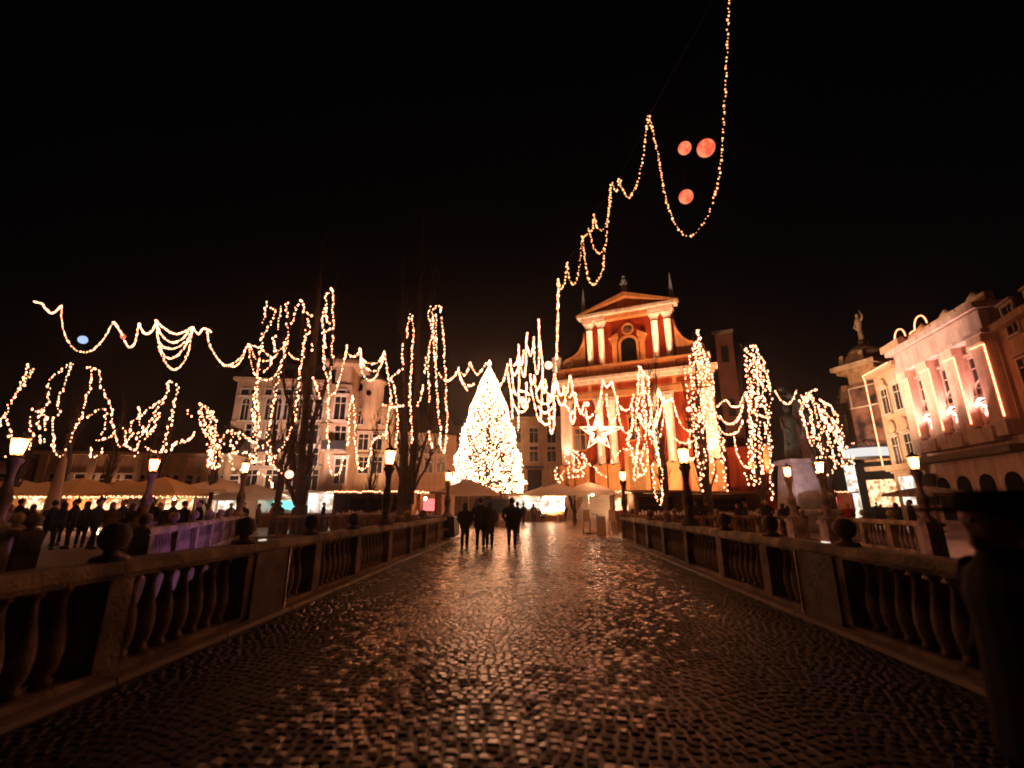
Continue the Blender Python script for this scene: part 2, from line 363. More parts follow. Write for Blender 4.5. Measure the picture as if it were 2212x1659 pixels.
lp = lamp_mesh()
lq = lambda px, Y: pos(px, Y)
lps = [((-4.18, 12.9), 'lit stone lamp post on the left parapet of the bridge, before the dark poplar'), ((4.18, 12.9), 'lit stone lamp post on the right parapet of the bridge, before the red church'),
       ((-4.18, 22.0), 'small lit lamp post at the far end of the left parapet, beside the cream parasol'), ((4.18, 22.0), 'small lit lamp post at the far end of the right parapet, beside the cafe parasol'),
       (lq(518, 23.2), 'lit lamp post at the end of the left side bridge, on its purple balustrade'), (lq(315, 15), 'lit lamp post before the long row of tan parasols'),
       (lq(4, 10), 'lamp post with a glowing globe at the left edge of the photograph'), (lq(1712, 19.5), 'lamp post before the pedestal of the monument'),
       (lq(1785, 17.2), 'lamp post right of the monument, under the tree with the slanting lights'), (lq(1995, 15.5), 'lamp post before the shop window of the pillared palace')]
for i, ((x, y), lab) in enumerate(lps):
    if i == 0: o = lp; o.location = (x, y, 1.07); o['label'] = lab
    else: o = dup(lp, (x, y, 1.07), 0, lab, 1.3 if i == 4 else 1)
    if i > 3: MB().box(-.24, .24, -.24, .24, -1.07, -.12).box(-.29, .29, -.29, .29, -.117, -.002).build('pedestal', M['stone'], o)

# ------------------------------------------------------------------ buildings
class Fac:
    """facade through pixel columns a,b at depths Ya,Yb; local x right along it, y inward, z up"""
    def __init__(s, name, label, cat, a, Ya, b, Yb, group=None):
        A, B = Vector((*pos(a, Ya), 0)), Vector((*pos(b, Yb), 0)); s.A = A; s.u = (B-A).normalized(); s.L = (B-A).length
        s.n = Vector((s.u.y, -s.u.x, 0)); s.t = thing(name, label, cat, A, math.atan2(s.u.y, s.u.x), group); s.wm = {}
    def uv(s, px, py):
        r = ray(px, py); c = Vector((0, 0, HC)); t = (s.A-c).dot(s.n)/r.dot(s.n); p = c+r*t; return (p-s.A).dot(s.u), p.z
    def box(s, name, u0, u1, z0, z1, y0, y1, m, top=None): return MB().box(u0, u1, y0, y1, z0, z1, top).build(name, M[m], s.t)
    def world(s, u, y, z): return s.A+s.u*u-s.n*y+Vector((0, 0, z))
    def win(s, u, z, w=1.1, h=2, arch=False, pane='pane', frame='wframe', hood=True, bars=True):
        k = (w, h, arch, pane, frame, hood)
        if k not in s.wm:
            a, b = w/2, h/2; f = MB(); d = .16
            if arch:
                n = 8; out = [(-a-d, -b), (-a-d, b-a)]+[((a+d)*-math.cos(math.pi*i/n), b-a+(a+d)*math.sin(math.pi*i/n)) for i in range(1, n)]+[(a+d, b-a), (a+d, -b)]
                inn = [(-a, -b), (-a, b-a)]+[(a*-math.cos(math.pi*i/n), b-a+a*math.sin(math.pi*i/n)) for i in range(1, n)]+[(a, b-a), (a, -b)]
                for i in range(len(out)-1): f.prism([out[i], inn[i], inn[i+1], out[i+1]], -.14, 0)
                p = MB().prism(inn, -.03, 0)
            else:
                f.box(-a-d, -a, -.14, 0, -b, b).box(a, a+d, -.14, 0, -b, b).box(-a-d, a+d, -.14, 0, b, b+d)
                p = MB().box(-a, a, -.03, 0, -b, b)
                if hood: f.box(-a-d-.12, a+d+.12, -.3, 0, b+d+.05, b+d+.2)
            f.box(-a-d-.08, a+d+.08, -.28, 0, -b-.16, -b)
            bar = MB().box(-.04, .04, -.08, -.032, -b, b if not arch else b-.05).box(-a, -.042, -.08, -.032, .2*h, .2*h+.08).box(.042, a, -.08, -.032, .2*h, .2*h+.08)
            s.wm[k] = (f.mesh('window', M[frame]), p.mesh('pane', M[pane]), bar.mesh('glazing_bar', M[frame]))
        f, p, bar = s.wm[k]; o = obj('window', f, s.t); o.location = (u, 0, z)
        obj('pane', p, o)
        if bars: obj('glazing_bar', bar, o)
        return o

# --- red baroque church
ch = Fac('church', 'red baroque church with pale columns, gabled pediment and scrolled shoulders, floodlit orange', 'church', 1375, 58, 1203, 62.0)
# flip so that u runs to the right from the middle of the facade
ch.u = -ch.u; ch.n = Vector((ch.u.y, -ch.u.x, 0)); ang = math.atan2(-.3683, .9297)
ch.u = Vector((math.cos(ang), math.sin(ang), 0)); ch.n = Vector((ch.u.y, -ch.u.x, 0))
ch.A = Vector((12.49, 58, 0))+ch.u*.35; ch.t.location = ch.A; ch.t.rotation_euler = (0, 0, ang)
B = ch.box
B('wall', -9.9, 9.9, 0, 19.9, .6, 28, 'red'); B('nave', -6.0, 6.0, 19.95, 26.9, .6, 26, 'red')
B('roof', -6.3, 6.3, 27, 27.3, 1.5, 26, 'roof')
B('podium', -10.6, 10.6, 0, 3.0, -.9, .55, 'beige')
for i in range(12):
    B('step', -6.5+.0*i, 6.5, i*.25, i*.25+.245, -5.4+i*.37, -.92, 'kerb')
for u in (-9.0, -4.45, -2.75, 2.75, 4.45, 9.0):      # lower order
    w_ = .62 if abs(u) < 9 else .85
    B('pedestal', u-w_-.15, u+w_+.15, 3.02, 6.7, -.55, .55, 'cream')
    if abs(u) < 9:
        MB().lathe([(6.72, .66), (6.95, .66), (7.05, .56), (14.3, .5), (14.35, .56), (14.5, .56), (15.0, .72), (15.2, .78)], u, .2, 0, 14).build('column', M['column'], ch.t, True)
    else: B('pilaster', u-.75, u+.75, 6.72, 15.2, -.15, .55, 'column')
    B('capital', u-w_-.12, u+w_+.12, 15.22, 15.5, -.5, .55, 'column')
B('architrave', -9.95, 9.95, 15.52, 16.3, -.35, .57, 'cream'); B('frieze', -9.9, 9.9, 16.32, 17.5, -.2, .57, 'cream')
for a, b in ((-8, -5.7), (-1.9, 1.9), (5.7, 8), (-5.2, -2.2), (2.2, 5.2)): B('frieze_panel', a, b, 16.55, 17.25, -.24, -.19, 'red')
B('cornice', -10.2, 10.2, 17.52, 17.9, -.75, .57, 'column'); B('cornice', -10.6, 10.6, 17.92, 18.3, -1.25, .57, 'column')
B('ledge', -9.9, 9.9, 18.32, 18.6, -.1, .57, 'dark'); B('attic', -10.0, 10.0, 18.62, 19.7, -.4, .57, 'cream')
for a, b in ((-8.7, -5.9), (-1.9, -.9), (-.6, 1.9), (5.9, 8.7)):
    f = MB()
    for q in ((a, b, 18.8, 18.9), (a, b, 19.42, 19.52), (a, a+.1, 18.92, 19.4), (b-.1, b, 18.92, 19.4)): f.box(q[0], q[1], -.48, -.405, q[2], q[3])
    f.build('attic_panel', M['red'], ch.t)
B('ledge', -9.9, 9.9, 19.72, 19.92, -.9, .57, 'cream'); B('pedestal_block', -10.7, -9.55, 19.95, 22.0, -.5, .55, 'white')
for u in (-5.25, -3.6, 3.6, 5.25):                      # upper order
    MB().lathe([(19.94, .56), (20.15, .56), (20.25, .46), (25.2, .40), (25.22, .48), (25.35, .48), (25.4, .42), (25.8, .5), (26.2, .68), (26.25, .72)], u, .1, 0, 14).build('column', M['column'], ch.t, True)
    B('capital', u-.72, u+.72, 26.27, 26.5, -.6, .55, 'column')
B('architrave', -6.2, 6.2, 26.52, 27.1, -.35, .57, 'cream'); B('cornice', -6.7, 6.7, 27.12, 27.55, -.95, .57, 'column')
B('architrave_block', -6.1, -2.9, 26.54, 27.08, -.7, -.37, 'column'); B('architrave_block', 2.9, 6.1, 26.54, 27.08, -.7, -.37, 'column')
MB().prism([(-6.3, 27.57), (6.3, 27.57), (0, 29.4)], .1, .5).build('tympanum', M['cream'], ch.t)
MB().prism([(-2.6, 27.95), (2.6, 27.95), (0, 28.75)], -.02, .08).build('relief', M['cream'], ch.t)
MB().prism([(-6.9, 27.57), (-5.9, 27.57), (0, 29.35), (0, 30.0)], -.95, .5).prism([(5.9, 27.57), (6.9, 27.57), (0, 30.0), (0, 29.35)], -.95, .5).build('raking_cornice', M['cream'], ch.t)
# arch niche with small columns and split pediment, oculus
n = 10; arc = [(-1.05, 20.0), (1.05, 20.0)]+[(1.05*math.cos(math.pi*i/n), 22.7+1.05*math.sin(math.pi*i/n)) for i in range(n+1)]
MB().prism(arc, .52, .58).build('niche', M['dark'], ch.t)
o2 = MB()
for i in range(n):
    a0, a1 = math.pi*i/n, math.pi*(i+1)/n
    o2.prism([(1.05*math.cos(a0), 22.7+1.05*math.sin(a0)), (1.4*math.cos(a0), 22.7+1.4*math.sin(a0)), (1.4*math.cos(a1), 22.7+1.4*math.sin(a1)), (1.05*math.cos(a1), 22.7+1.05*math.sin(a1))], .3, .58)
o2.box(-1.4, -1.05, .3, .58, 19.95, 22.7).box(1.05, 1.4, .3, .58, 19.95, 22.7); o2.build('arch_surround', M['cream'], ch.t)
for s_ in (-1, 1):
    MB().box(s_*1.85-.32, s_*1.85+.32, .0, .58, 19.95, 22.9).box(s_*1.85-.42, s_*1.85+.42, -.1, .58, 22.92, 23.15).build('small_pilaster', M['cream'], ch.t)
    MB().box(s_*1.9-.5, s_*1.9+.5, -.1, .58, 23.2, 23.7).prism([(s_*1.9-.65, 23.72), (s_*1.9+.65, 23.72), (s_*1.9-s_*.55, 24.4)] if s_ > 0 else [(s_*1.9-.65, 23.72), (s_*1.9+.65, 23.72), (s_*1.9+.55, 24.4)], -.25, .58).build('split_pediment', M['cream'], ch.t)
ring = MB(); n = 16
for i in range(n):
    a0, a1 = 2*math.pi*i/n, 2*math.pi*(i+1)/n
    ring.prism([(.62*math.cos(a0), 25+.62*math.sin(a0)), (.85*math.cos(a0), 25+.85*math.sin(a0)), (.85*math.cos(a1), 25+.85*math.sin(a1)), (.62*math.cos(a1), 25+.62*math.sin(a1))], .35, .59)
oc = ring.build('oculus', M['cream'], ch.t)
MB().prism([(.62*math.cos(2*math.pi*i/n), 25+.62*math.sin(2*math.pi*i/n)) for i in range(n)], .52, .58).build('pane', M['banner'], oc)
# scrolled shoulders
for s_ in (-1, 1):
    cv = [(-6.0, 25.2), (-6.3, 23.6), (-6.9, 22.5), (-7.6, 21.9), (-8.2, 21.7), (-8.9, 21.5), (-9.3, 21.0), (-9.35, 20.5), (-9.1, 19.95), (-6.02, 19.95)]
    pl = [(x, z) for x, z in cv]; pl.reverse(); pl = pl if s_ < 0 else [(-x, z) for x, z in reversed(pl)]
    MB().prism([(x*1.0, z) for x, z in pl], .15, .58).build('scroll_shoulder', M['cream'], ch.t)
    MB().tube([(s_*-x, .1, z+.05) for x, z in cv[:9]], .17, 6).build('scroll_moulding', M['cream'], ch.t, True)
    sp = [(s_*8.35+(.78-.055*k)*math.cos(k*.52)*s_, .12, 20.75+(.78-.055*k)*math.sin(k*.52)) for k in range(13)]
    MB().tube(sp, .1, 5).build('scroll_spiral', M['column'], ch.t, True)
for u, z in ((-7.3, 10.2), (7.3, 10.2), (0, 11.2)): ch.win(u, z, 1.4, 2.9, frame='cream').location.y = .6
ch.win(-1.0+.0, 10.4, .1, .1).location = (0, 5, 5)
pt = B('portal', -1.5, 1.5, 3.0, 8.4, .2, .59, 'cream'); MB().box(-1, 1, .14, .19, 3.05, 7.6).build('door', M['wood'], pt)
B('portal', -8.4, -6.2, 3.0, 7.0, .3, .59, 'cream'); B('portal', 6.2, 8.4, 3.0, 7.0, .3, .59, 'cream')
for u, h in ((-5.9, 3.6), (6.1, 3.6)):
    MB().box(u-.45, u+.45, -.3, .55, 27.95, 28.4).box(u-.32, u+.32, -.15, .45, 28.42, 28.42+h, (.3, .28)).build('obelisk', M['greystone'], ch.t)
st = MB().box(-.45, .45, -.3, .6, 29.75, 30.4).lathe([(0, .42), (.5, .38), (1.0, .34), (1.5, .4), (1.8, .42), (2.0, .2), (2.1, .18), (2.2, .24), (2.4, .24), (2.55, .05)], 0, .1, 30.4, 10, 1, .8)
st.tube([(-.35, .1, 32.1), (-.5, -.1, 31.6), (-.2, -.3, 31.4)], .1, 6).tube([(.35, .1, 32.1), (.5, -.1, 31.6), (.25, -.3, 31.3)], .1, 6); st.build('roof_statue', M['greystone'], ch.t, True)
# tower behind, right
B('tower', 10.7, 13.0, 0, 24.6, 7, 11, 'brick'); B('tower_cornice', 10.5, 13.2, 24.62, 25.1, 6.7, 11.3, 'stone_dark')
for z in (20.5, 13): MB().box(11.4, 12.3, 6.9, 6.98, z, z+2.3).build('tower_opening', M['dark'], ch.t)
B('side_chapel', 9.95, 15.0, 0, 8.5, 3, 20, 'red')
# floodlights at the column feet
W1 = (1, .60, .42)
for u in (-5.25, -3.6, 3.6, 5.25):
    p = ch.world(u, -.85, 20.1); MB().box(u-.14, u+.14, -.86, -.62, 19.93, 20.05).build('uplight', M['iron'], ch.t)
    light('uplight_beam', 'SPOT', p, 1900, W1, .08, ch.world(u, -.1, 24.6), 50, .9)
for u in (-9.0, -4.45, -2.75, 2.75, 4.45, 9.0):
    MB().box(u-.16, u+.16, -.95, -.66, 6.5, 6.68).build('uplight', M['iron'], ch.t)
    light('uplight_beam', 'SPOT', ch.world(u, -1.0, 6.8), 1700, (1, .66, .5), .1, ch.world(u, -.1, 12), 55, .9)
for i, (u, y, e, la) in enumerate(((-7, -15, 26000, 'black floodlight on the plaza left of the church steps'), (8, -15, 30000, 'black floodlight on the plaza right of the church steps'))):
    floodlight(ch.world(u, y, 0), ch.world(u*.4, 0, 15), e, (1, .56, .30), la, 95)
for u, z in ((-1.5, 18.75), (1.5, 18.75)):
    light('attic_beam', 'SPOT', ch.world(u*2.2, -3.0, 19.5), 1100, (1, .45, .2), .3, ch.world(u*1.2, 0, 25.0), 120, .9)
    MB().box(u*2.2-.15, u*2.2+.15, -3.1, -2.9, 19.3, 19.45).box(u*2.2-.03, u*2.2+.03, -2.9, -.92, 19.3, 19.36).build('lamp_arm', M['iron'], ch.t)

# --- plain cream building between the tree and the church
f = Fac('convent', 'plain cream building with small dark windows between the Christmas tree and the church', 'building', 1085, 70, 1222, 70)
z1 = f.uv(1160, 906)[1]
f.box('wall', 0, f.L, 0, z1, 0, 12, 'beige'); f.box('eaves', -.3, f.L+.3, z1+.01, z1+.35, -.5, 12.3, 'beige'); f.box('roof', -.5, f.L+.5, z1+.37, z1+4.4, -.7, 12.5, 'roof', (.2, 5.5))
for py in (941, 981):
    for px in (1153, 1191, 1116): u, z = f.uv(px, py); f.win(u, z, 1.3, 2.3)
u, z = f.uv(1155, 1037); d = f.box('door', u-1.1, u+1.1, 0, z+1.6, -.06, 0, 'dark'); MB().box(u-1.4, u+1.4, -.5, 0, z+1.7, z+2.1).build('door_hood', M['roof'], d)
f.box('string_course', 0, f.L, z+4.3, z+4.6, -.15, 0, 'beige')
f = Fac('dark_house', 'dark house behind the Christmas tree, barely lit', 'house', 955, 84, 1110, 84)
f.box('wall', 0, f.L, 0, 13, 0, 10, 'ochre'); f.box('roof', -.4, f.L+.4, 13.02, 17, -.4, 10.4, 'roof', (.2, 4.5))
for i in range(4): f.win(2+i*3.2, 9, 1.1, 1.8)

# --- tall corner house, left
f = Fac('corner_house', 'tall pale corner house with round-arched windows, mansard roof and a corner turret, left of centre', 'house', 470, 47, 690, 49)
zc = f.uv(600, 826)[1]; zr = f.uv(600, 792)[1]; L = f.L
f.box('wall', 0, L, 0, zc, 0, 11, 'pale'); f.box('cornice', -.3, L+.0, zc+.01, zc+.35, -.6, 11, 'pale'); f.box('roof', -.2, L, zc+.37, zr+.5, -.3, 11, 'slate', (.9, .9))
for px in (530, 551, 582, 600, 622, 645, 668, 690):
    u, z = f.uv(px, 884); f.win(u, z, .75, 2.5, arch=True)
    u, z = f.uv(px, 848); f.win(u, z, .8, .7, hood=False, bars=False)
for px in (543, 587, 632, 674):
    for py in (938, 990, 1036): u, z = f.uv(px, py); f.win(u, z, 1.2, 2.2)
    if px in (587, 632): u, z = f.uv(px, 965); o = f.box('balcony', u-1.2, u+1.2, z-.9, z-.7, -1, 0, 'pale'); MB().box(u-1.2, u+1.2, -1.0, -.95, z-.68, z+.1).build('railing', M['iron'], o)
for py in (914, 962, 1010): z = f.uv(600, py)[1]; f.box('string_course', 0, L, z-.12, z+.12, -.14, 0, 'pale')
# turret face
g = Fac('x', 'x', 'x', 690, 47.6, 736, 48.0); g.t.parent = None
def part_of(g, t):   # makes the second facade's empty a part of the first thing
    g.t.name = 'corner_turret'
    for k in ('label', 'category'): del g.t[k]
    bpy.context.view_layer.update(); mw = g.t.matrix_world.copy(); g.t.parent = t; g.t.matrix_parent_inverse = t.matrix_world.inverted()
part_of(g, f.t)
zt = g.uv(735, 830)[1]; zt2 = g.uv(735, 800)[1]
g.box('turret_wall', 0, g.L, 0, zt, 0, 5, 'pale'); g.box('turret_attic', .2, g.L-.2, zt+.01, zt2+.6, .2, 4.8, 'pale')
g.box('turret_roof', -1.0, g.L+1.2, zt2+.62, zt2+1.0, -1.1, 5.6, 'pale'); g.box('turret_crown', -.4, g.L+.5, zt2+1.02, zt2+1.9, -.4, 5.2, 'beige', (.5, .5))
for py, h in ((882, 2.6), (945, 2.8), (1018, 2.6)): u, z = g.uv(735, py); g.win(u, z, 1.15, h, hood=True)
u, z = g.uv(738, 852); g.win(u, z+.2, .8, .5, hood=False, bars=False)
for py in (918, 975): z = g.uv(735, py)[1]; g.box('string_course', 0, g.L, z-.15, z+.15, -.2, 0, 'pale')
u, z = g.uv(735, 972); g.box('balcony_slab', -.2, g.L+.2, z-.25, z-.05, -1.1, 0, 'stone'); g.box('balcony_railing', -.2, g.L+.2, z-.03, z+.9, -1.1, -1.04, 'iron')
# --- gabled house with round turret
f = Fac('gabled_house', 'cream house with curved gable, round windows and a small round turret, behind the left lamp', 'house', 746, 53, 838, 54)
z1 = f.uv(790, 872)[1]; L = f.L
f.box('wall', 0, L, 0, z1, 0, 10, 'beige')
MB().prism([(0, z1+.01), (L*.62, z1+.01), (L*.55, z1+.7), (L*.3, z1+1.5), (L*.1, z1+1.6), (0, z1+1.5)], -.05, .4).build('curved_gable', M['beige'], f.t)
f.box('roof', 0, L+1, z1+.02, z1+4.5, .6, 10, 'slate', (.4, 3.6))
u, z = f.uv(806, 857); MB().lathe([(z1-3.2, .3), (z1-1.5, 1.25), (z1, 1.3), (z+1.6, 1.3), (z+1.62, 1.6), (z+1.9, 1.65)], u, -.2, 0, 16).build('turret', M['beige'], f.t, True)
MB().lathe([(z+1.92, 1.6), (z+2.6, 1.1), (z+4.3, .12), (z+5, .04)], u, -.2, 0, 16).build('turret_roof', M['slate'], f.t, True)
MB().ball((u-.3, -1.48, z+.1), .35, 8, 6, sy=.25).build('turret_window', M['dark'], f.t)
for px, py in ((785, 888), (803, 887)): u, z = f.uv(px, py); MB().ball((u, -.01, z), .5, 10, 6, sy=.15).build('round_window', M['dark'], f.t)
for px, py in ((780, 903), (797, 903), (815, 903)): u, z = f.uv(px, py); f.win(u, z, .9, 1.6)
for py in (955, 1005):
    for px in (785, 815): u, z = f.uv(px, py); f.win(u, z, 1.1, 1.9)
f.box('string_course', 0, L, f.uv(790, 920)[1]-.15, f.uv(790, 920)[1]+.15, -.2, 0, 'beige')
f = Fac('brown_house', 'dim brown house with a sloping roof behind the second dark poplar', 'house', 840, 56, 982, 60)
z1 = f.uv(910, 935)[1]
f.box('wall', 0, f.L, 0, z1, 0, 10, 'pale'); f.box('roof', -.3, f.L+.3, z1+.02, z1+3.4, -.4, 10, 'roof', (.3, 4))
for py in (965, 1005):
    for px in (870, 897, 925, 952): u, z = f.uv(px, py); f.win(u, z, 1.1, 1.9)
# --- low market building far left
f = Fac('market_hall', 'long low beige building with dark square windows and tiled roof behind the tan parasols', 'market hall', 58, 40, 488, 44)
z1 = f.uv(300, 985)[1]; L = f.L
f.box('wall', 0, L, 0, z1, 0, 9, 'beige'); f.box('eaves', -.3, L+.3, z1+.01, z1+.3, -.6, 9, 'beige'); f.box('roof', -.4, L+.4, z1+.32, z1+3.0, -.7, 9, 'roof', (.3, 4.2))
for i in range(8): f.win(2.0+i*L/8, z1-2.6, 1.7, 1.6, hood=False)
for i in range(9): f.box('pilaster', .2+i*(L-.8)/8, .8+i*(L-.8)/8, 0, z1-.02, -.2, 0, 'beige')
for px in (190, 256): 
    u, z = f.uv(px, 1040); MB().box(u-.15, u+.15, -.6, -.4, z-1.6, z-1.45).build('uplight', M['iron'], f.t); light('wall_beam', 'SPOT', f.world(u, -.6, z-1.35), 260, (1, .5, .3), .1, f.world(u, 0, z+1.2), 110, .9)
f = Fac('far_block', 'dark block at the far left edge behind the parasols', 'building', -90, 38, 52, 42)
f.box('wall', 0, f.L, 0, 5.6, 0, 9, 'ochre'); f.box('roof', -.3, f.L+.3, 5.62, 7.6, -.4, 9, 'roof', (.3, 4))
for i in range(4): f.win(2.5+i*4, 3.6, 1.3, 1.6)

# --- right: street house, store with statue, pillared palace
f = Fac('street_house', 'dark narrow house receding into the lane left of the corner store', 'house', 1842, 92, 1886, 55)
z1 = f.uv(1838, 800)[1]
f.box('wall', 0, f.L, 0, z1-1, 0, 10, 'ochre'); f.box('cornice', -.4, f.L, z1-.98, z1-.3, -.8, 10, 'ochre')
for i in range(6):
    for z in (5, 9, 13, 17): f.win(2.5+i*5, z, 1.4, 2.2)
for i in range(7): f.box('shop_light', 1+i*4.2, 3.6+i*4.2, .3, 4.2, -.08, 0, 'litwhite')
f = Fac('corner_store', 'narrow ochre corner store crowned by a winged statue, with a round glass entrance canopy', 'store', 1887, 54, 1944, 51.5)
zc = f.uv(1870, 790)[1]; L = f.L
f.box('wall', 0, L, 0, zc, 0, 12, 'ochre'); f.box('cornice', -1.2, L+1.2, zc+.01, zc+.5, -1.1, 12, 'beige'); f.box('cornice', -.8, L+.8, zc-.5, zc-.02, -.6, 12, 'ochre')
f.box('attic', -.2, L-.4, zc+.52, zc+1.7, -.3, 6, 'beige', (.5, .3)); MB().lathe([(0, 1.9), (.5, 1.8), (1.0, 1.3), (1.4, .8), (1.5, .5), (2.0, .45)], L*.45, 2, zc+1.7, 14).build('dome', M['beige'], f.t, True)
s_ = MB().lathe([(0, .45), (.8, .4), (1.6, .35), (2.3, .5), (2.8, .45), (3.0, .18), (3.15, .25), (3.45, .25), (3.6, .05)], L*.45, 2, zc+3.7, 10, .8, .6)
s_.tube([(L*.45+.3, 2, zc+6.2), (L*.45+.6, 2, zc+6.7), (L*.45+.4, 2, zc+7.6)], .12, 6).tube([(L*.45-.3, 2, zc+6.2), (L*.45-.6, 2, zc+5.6), (L*.45-.25, 2, zc+5.2)], .12, 6)
s_.build('roof_statue', M['beige'], f.t, True)
f.box('finial_urn', L-.9, L-.2, zc+.52, zc+1.9, -.4, .4, 'beige', (.15, .15)); f.box('finial_urn', -.5, .2, zc+.52, zc+1.9, -.4, .4, 'beige', (.15, .15))
u, z = f.uv(1872, 855); f.win(u, z, 3.4, 2.2, hood=False)
u, z = f.uv(1882, 911); f.box('banner', u-1.9, u+2.0, z-4.2, z+4.6, -.12, 0, 'banner'); f.box('sill_course', 0, L, z-5.5, z-5.0, -.3, 0, 'beige')
u, z = f.uv(1880, 990)
cn = MB(); n = 12; pr = [(u+2.5*math.cos(math.pi*i/n), -2.6*math.sin(math.pi*i/n)) for i in range(n+1)]
for k, zz in enumerate((z, z+1.0)):
    cn.v += [(x, y, zz) for x, y in pr]
cn.f = [(i, i+1, n+2+i, n+1+i) for i in range(n)]+[tuple(range(n+1, 2*n+2))]; cn.build('canopy_roof', M['lampw'], f.t)
cr = MB()
for r_ in (1.02,): 
    cr.tube([(u+2.5*r_*math.cos(math.pi*i/n), -2.6*r_*math.sin(math.pi*i/n), z-.1) for i in range(n+1)], .14, 6)
    for i in range(1, n, 2): cr.tube([(u, 0, z+2.2), (u+2.5*math.cos(math.pi*i/n), -2.6*math.sin(math.pi*i/n), z+1.0)], .05, 4)
cr.build('canopy_frame', M['iron'], f.t)
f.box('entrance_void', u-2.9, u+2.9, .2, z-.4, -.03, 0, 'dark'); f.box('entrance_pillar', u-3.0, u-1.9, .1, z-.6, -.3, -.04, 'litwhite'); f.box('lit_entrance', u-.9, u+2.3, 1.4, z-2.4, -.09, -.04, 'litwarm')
# palace
f = Fac('pillared_palace', 'ornate pale palace with giant pilasters, pink floodlit bays and red neon outlines', 'palace', 1945, 50, 2232, 34)
L = f.L; PB = f.box
zw = 15.2; zc = 16.1; ub = 5.3; L += .5
PB('wall', 0, ub, 0, zw, 0, 12, 'beige'); PB('wall', ub+.01, L, 0, zc, -.5, 12, 'pink')
PB('cornice', -.4, ub, zw+.01, zw+.5, -.7, 12, 'beige'); PB('cornice', ub-.5, L+.5, zc+.01, zc+.5, -1.7, 12, 'pink'); PB('frieze', ub-.1, L+.1, zc-1.6, zc-.01, -1.2, -.5, 'pink')
PB('cornice', ub-.3, L+.3, zc-1.95, zc-1.62, -1.5, -.5, 'pink')
PB('roof', -.2, ub-.6, zw+.52, zw+2.4, 0, 12, 'roof', (.2, 2)); PB('roof', ub, L, zc+.52, zc+2.2, 1.2, 12, 'roof', (.3, 3))
nb = 4; bw = (L-ub)/nb
for i in range(4):
    uu = ub+bw*(i+.0)+.75+ i*(bw*.0)
    uu = ub+.75+i*(L-ub-1.5)/3
    PB('giant_pilaster', uu-.7, uu+.7, 7.6, zc-2.6, -1.3, -.5, 'column'); PB('pilaster_capital', uu-.75, uu+.75, zc-2.58, zc-1.97, -1.45, -.5, 'column'); PB('pilaster_base', uu-.75, uu+.75, 6.5, 7.58, -1.4, -.5, 'pink')
    MB().tube([(uu+.76, -1.36, 7.8), (uu+.76, -1.36, zc-2.75), (uu-.6, -1.4, zc-2.75)], .06, 5).build('neon_tube', M['neon'], f.t)
    MB().lathe([(0, 1.0), (.5, .95), (.9, .6), (1.3, .1)], uu, -.6, zc+.52, 12, 1, .5).build('roof_ornament', M['beige'], f.t, True)
    PB('parapet_block', uu-1.6, uu+1.6, zc+.52, zc+1.15, -1.0, -.4, 'beige')
for i in range(3):
    uu = ub+.75+(i+.5)*(L-ub-1.5)/3
    for z in (8.2, ): 
        o = f.win(uu, z+.4, 1.1, 2.0, frame='pink'); o.location.y = -.5
    o = f.win(uu, zc-4.6, 1.2, 3.0, frame='pink'); o.location.y = -.5
    o = f.win(uu, 10.2, 1.2, 1.6, arch=True, frame='pink'); o.location.y = -.52
    MB().ball((uu, -.6, zc-7.7), .42, 10, 8, sy=.5, sz=1.6).ball((uu-.45, -.6, zc-8.0), .34, 10, 8, sy=.5, sz=1.3).ball((uu+.45, -.6, zc-8.0), .34, 10, 8, sy=.5, sz=1.3).ball((uu, -.65, zc-6.95), .24, 8, 6).build('relief_figure', M['pink'], f.t, True)
    MB().tube([(uu-1.0, -.7, zc-6.9), (uu-.5, -.8, zc-6.5), (uu, -.85, zc-6.35), (uu+.5, -.8, zc-6.5), (uu+1.0, -.7, zc-6.9)], .16, 6).build('window_hood', M['pink'], f.t, True)
    PB('balcony', uu-1.3, uu+1.3, 6.2, 7.3, -1.6, -.55, 'pink')
    light('bay_beam', 'SPOT', f.world(uu, -.8, 7.45), 3600, (1, .44, .40), .15, f.world(uu, .1, zc-3.5), 80, .9)
    MB().box(uu-.12, uu+.12, -1.58, -1.4, 7.32, 7.42).build('uplight', M['iron'], f.t)
u1 = f.uv(1925, 860)[0]; u2 = f.uv(1961, 850)[0]
for uu in (ub*.32, ub*.75):
    f.win(uu, zw-3.0, 1.1, 2.6); o = f.win(uu, zw-8.3, 1.1, 3.0)
    MB().ball((uu, -.1, zw-5.7), .7, 12, 8, sy=.3).build('medallion', M['beige'], f.t, True); MB().ball((uu, -.1, zw-1.0), .55, 10, 6, sy=.3).build('medallion', M['beige'], f.t, True)
PB('string_course', 0, ub, zw-10.4, zw-9.9, -.25, 0, 'beige'); PB('ledge', ub-.2, L+.3, 5.3, 5.8, -1.8, -.5, 'stone_dark'); PB('string_course', -.2, ub-.2, 5.0, 5.6, -.6, 0, 'beige')
MB().tube([(-.12, -.75, 5.6), (-.12, -.75, zw-.2), (-.3, -.8, zw+.4), (ub-.4, -.8, zw+.4)], .06, 5).build('neon_tube', M['neon'], f.t)
arcs = []
for k in range(3):
    c = ub+.6+k*(L-ub-1.5)/3; arcs += [(c-.9, -1.1, zc+1.2), (c-.6, -1.1, zc+1.3)]+[(c+.9-1.0*math.cos(math.pi*q/8)*.9, -1.1, zc+1.3+1.0*math.sin(math.pi*q/8)) for q in range(9)]
    if k < 2: MB().tube(arcs[-11:], .055, 5).build('neon_tube', M['neon'], f.t)
for a, b, mm in ((.8, 3.6, 'litwhite'), (4.4, 6.4, 'dark')): PB('shop_window', a, b, 1.6, 4.4, -.07, 0, mm)
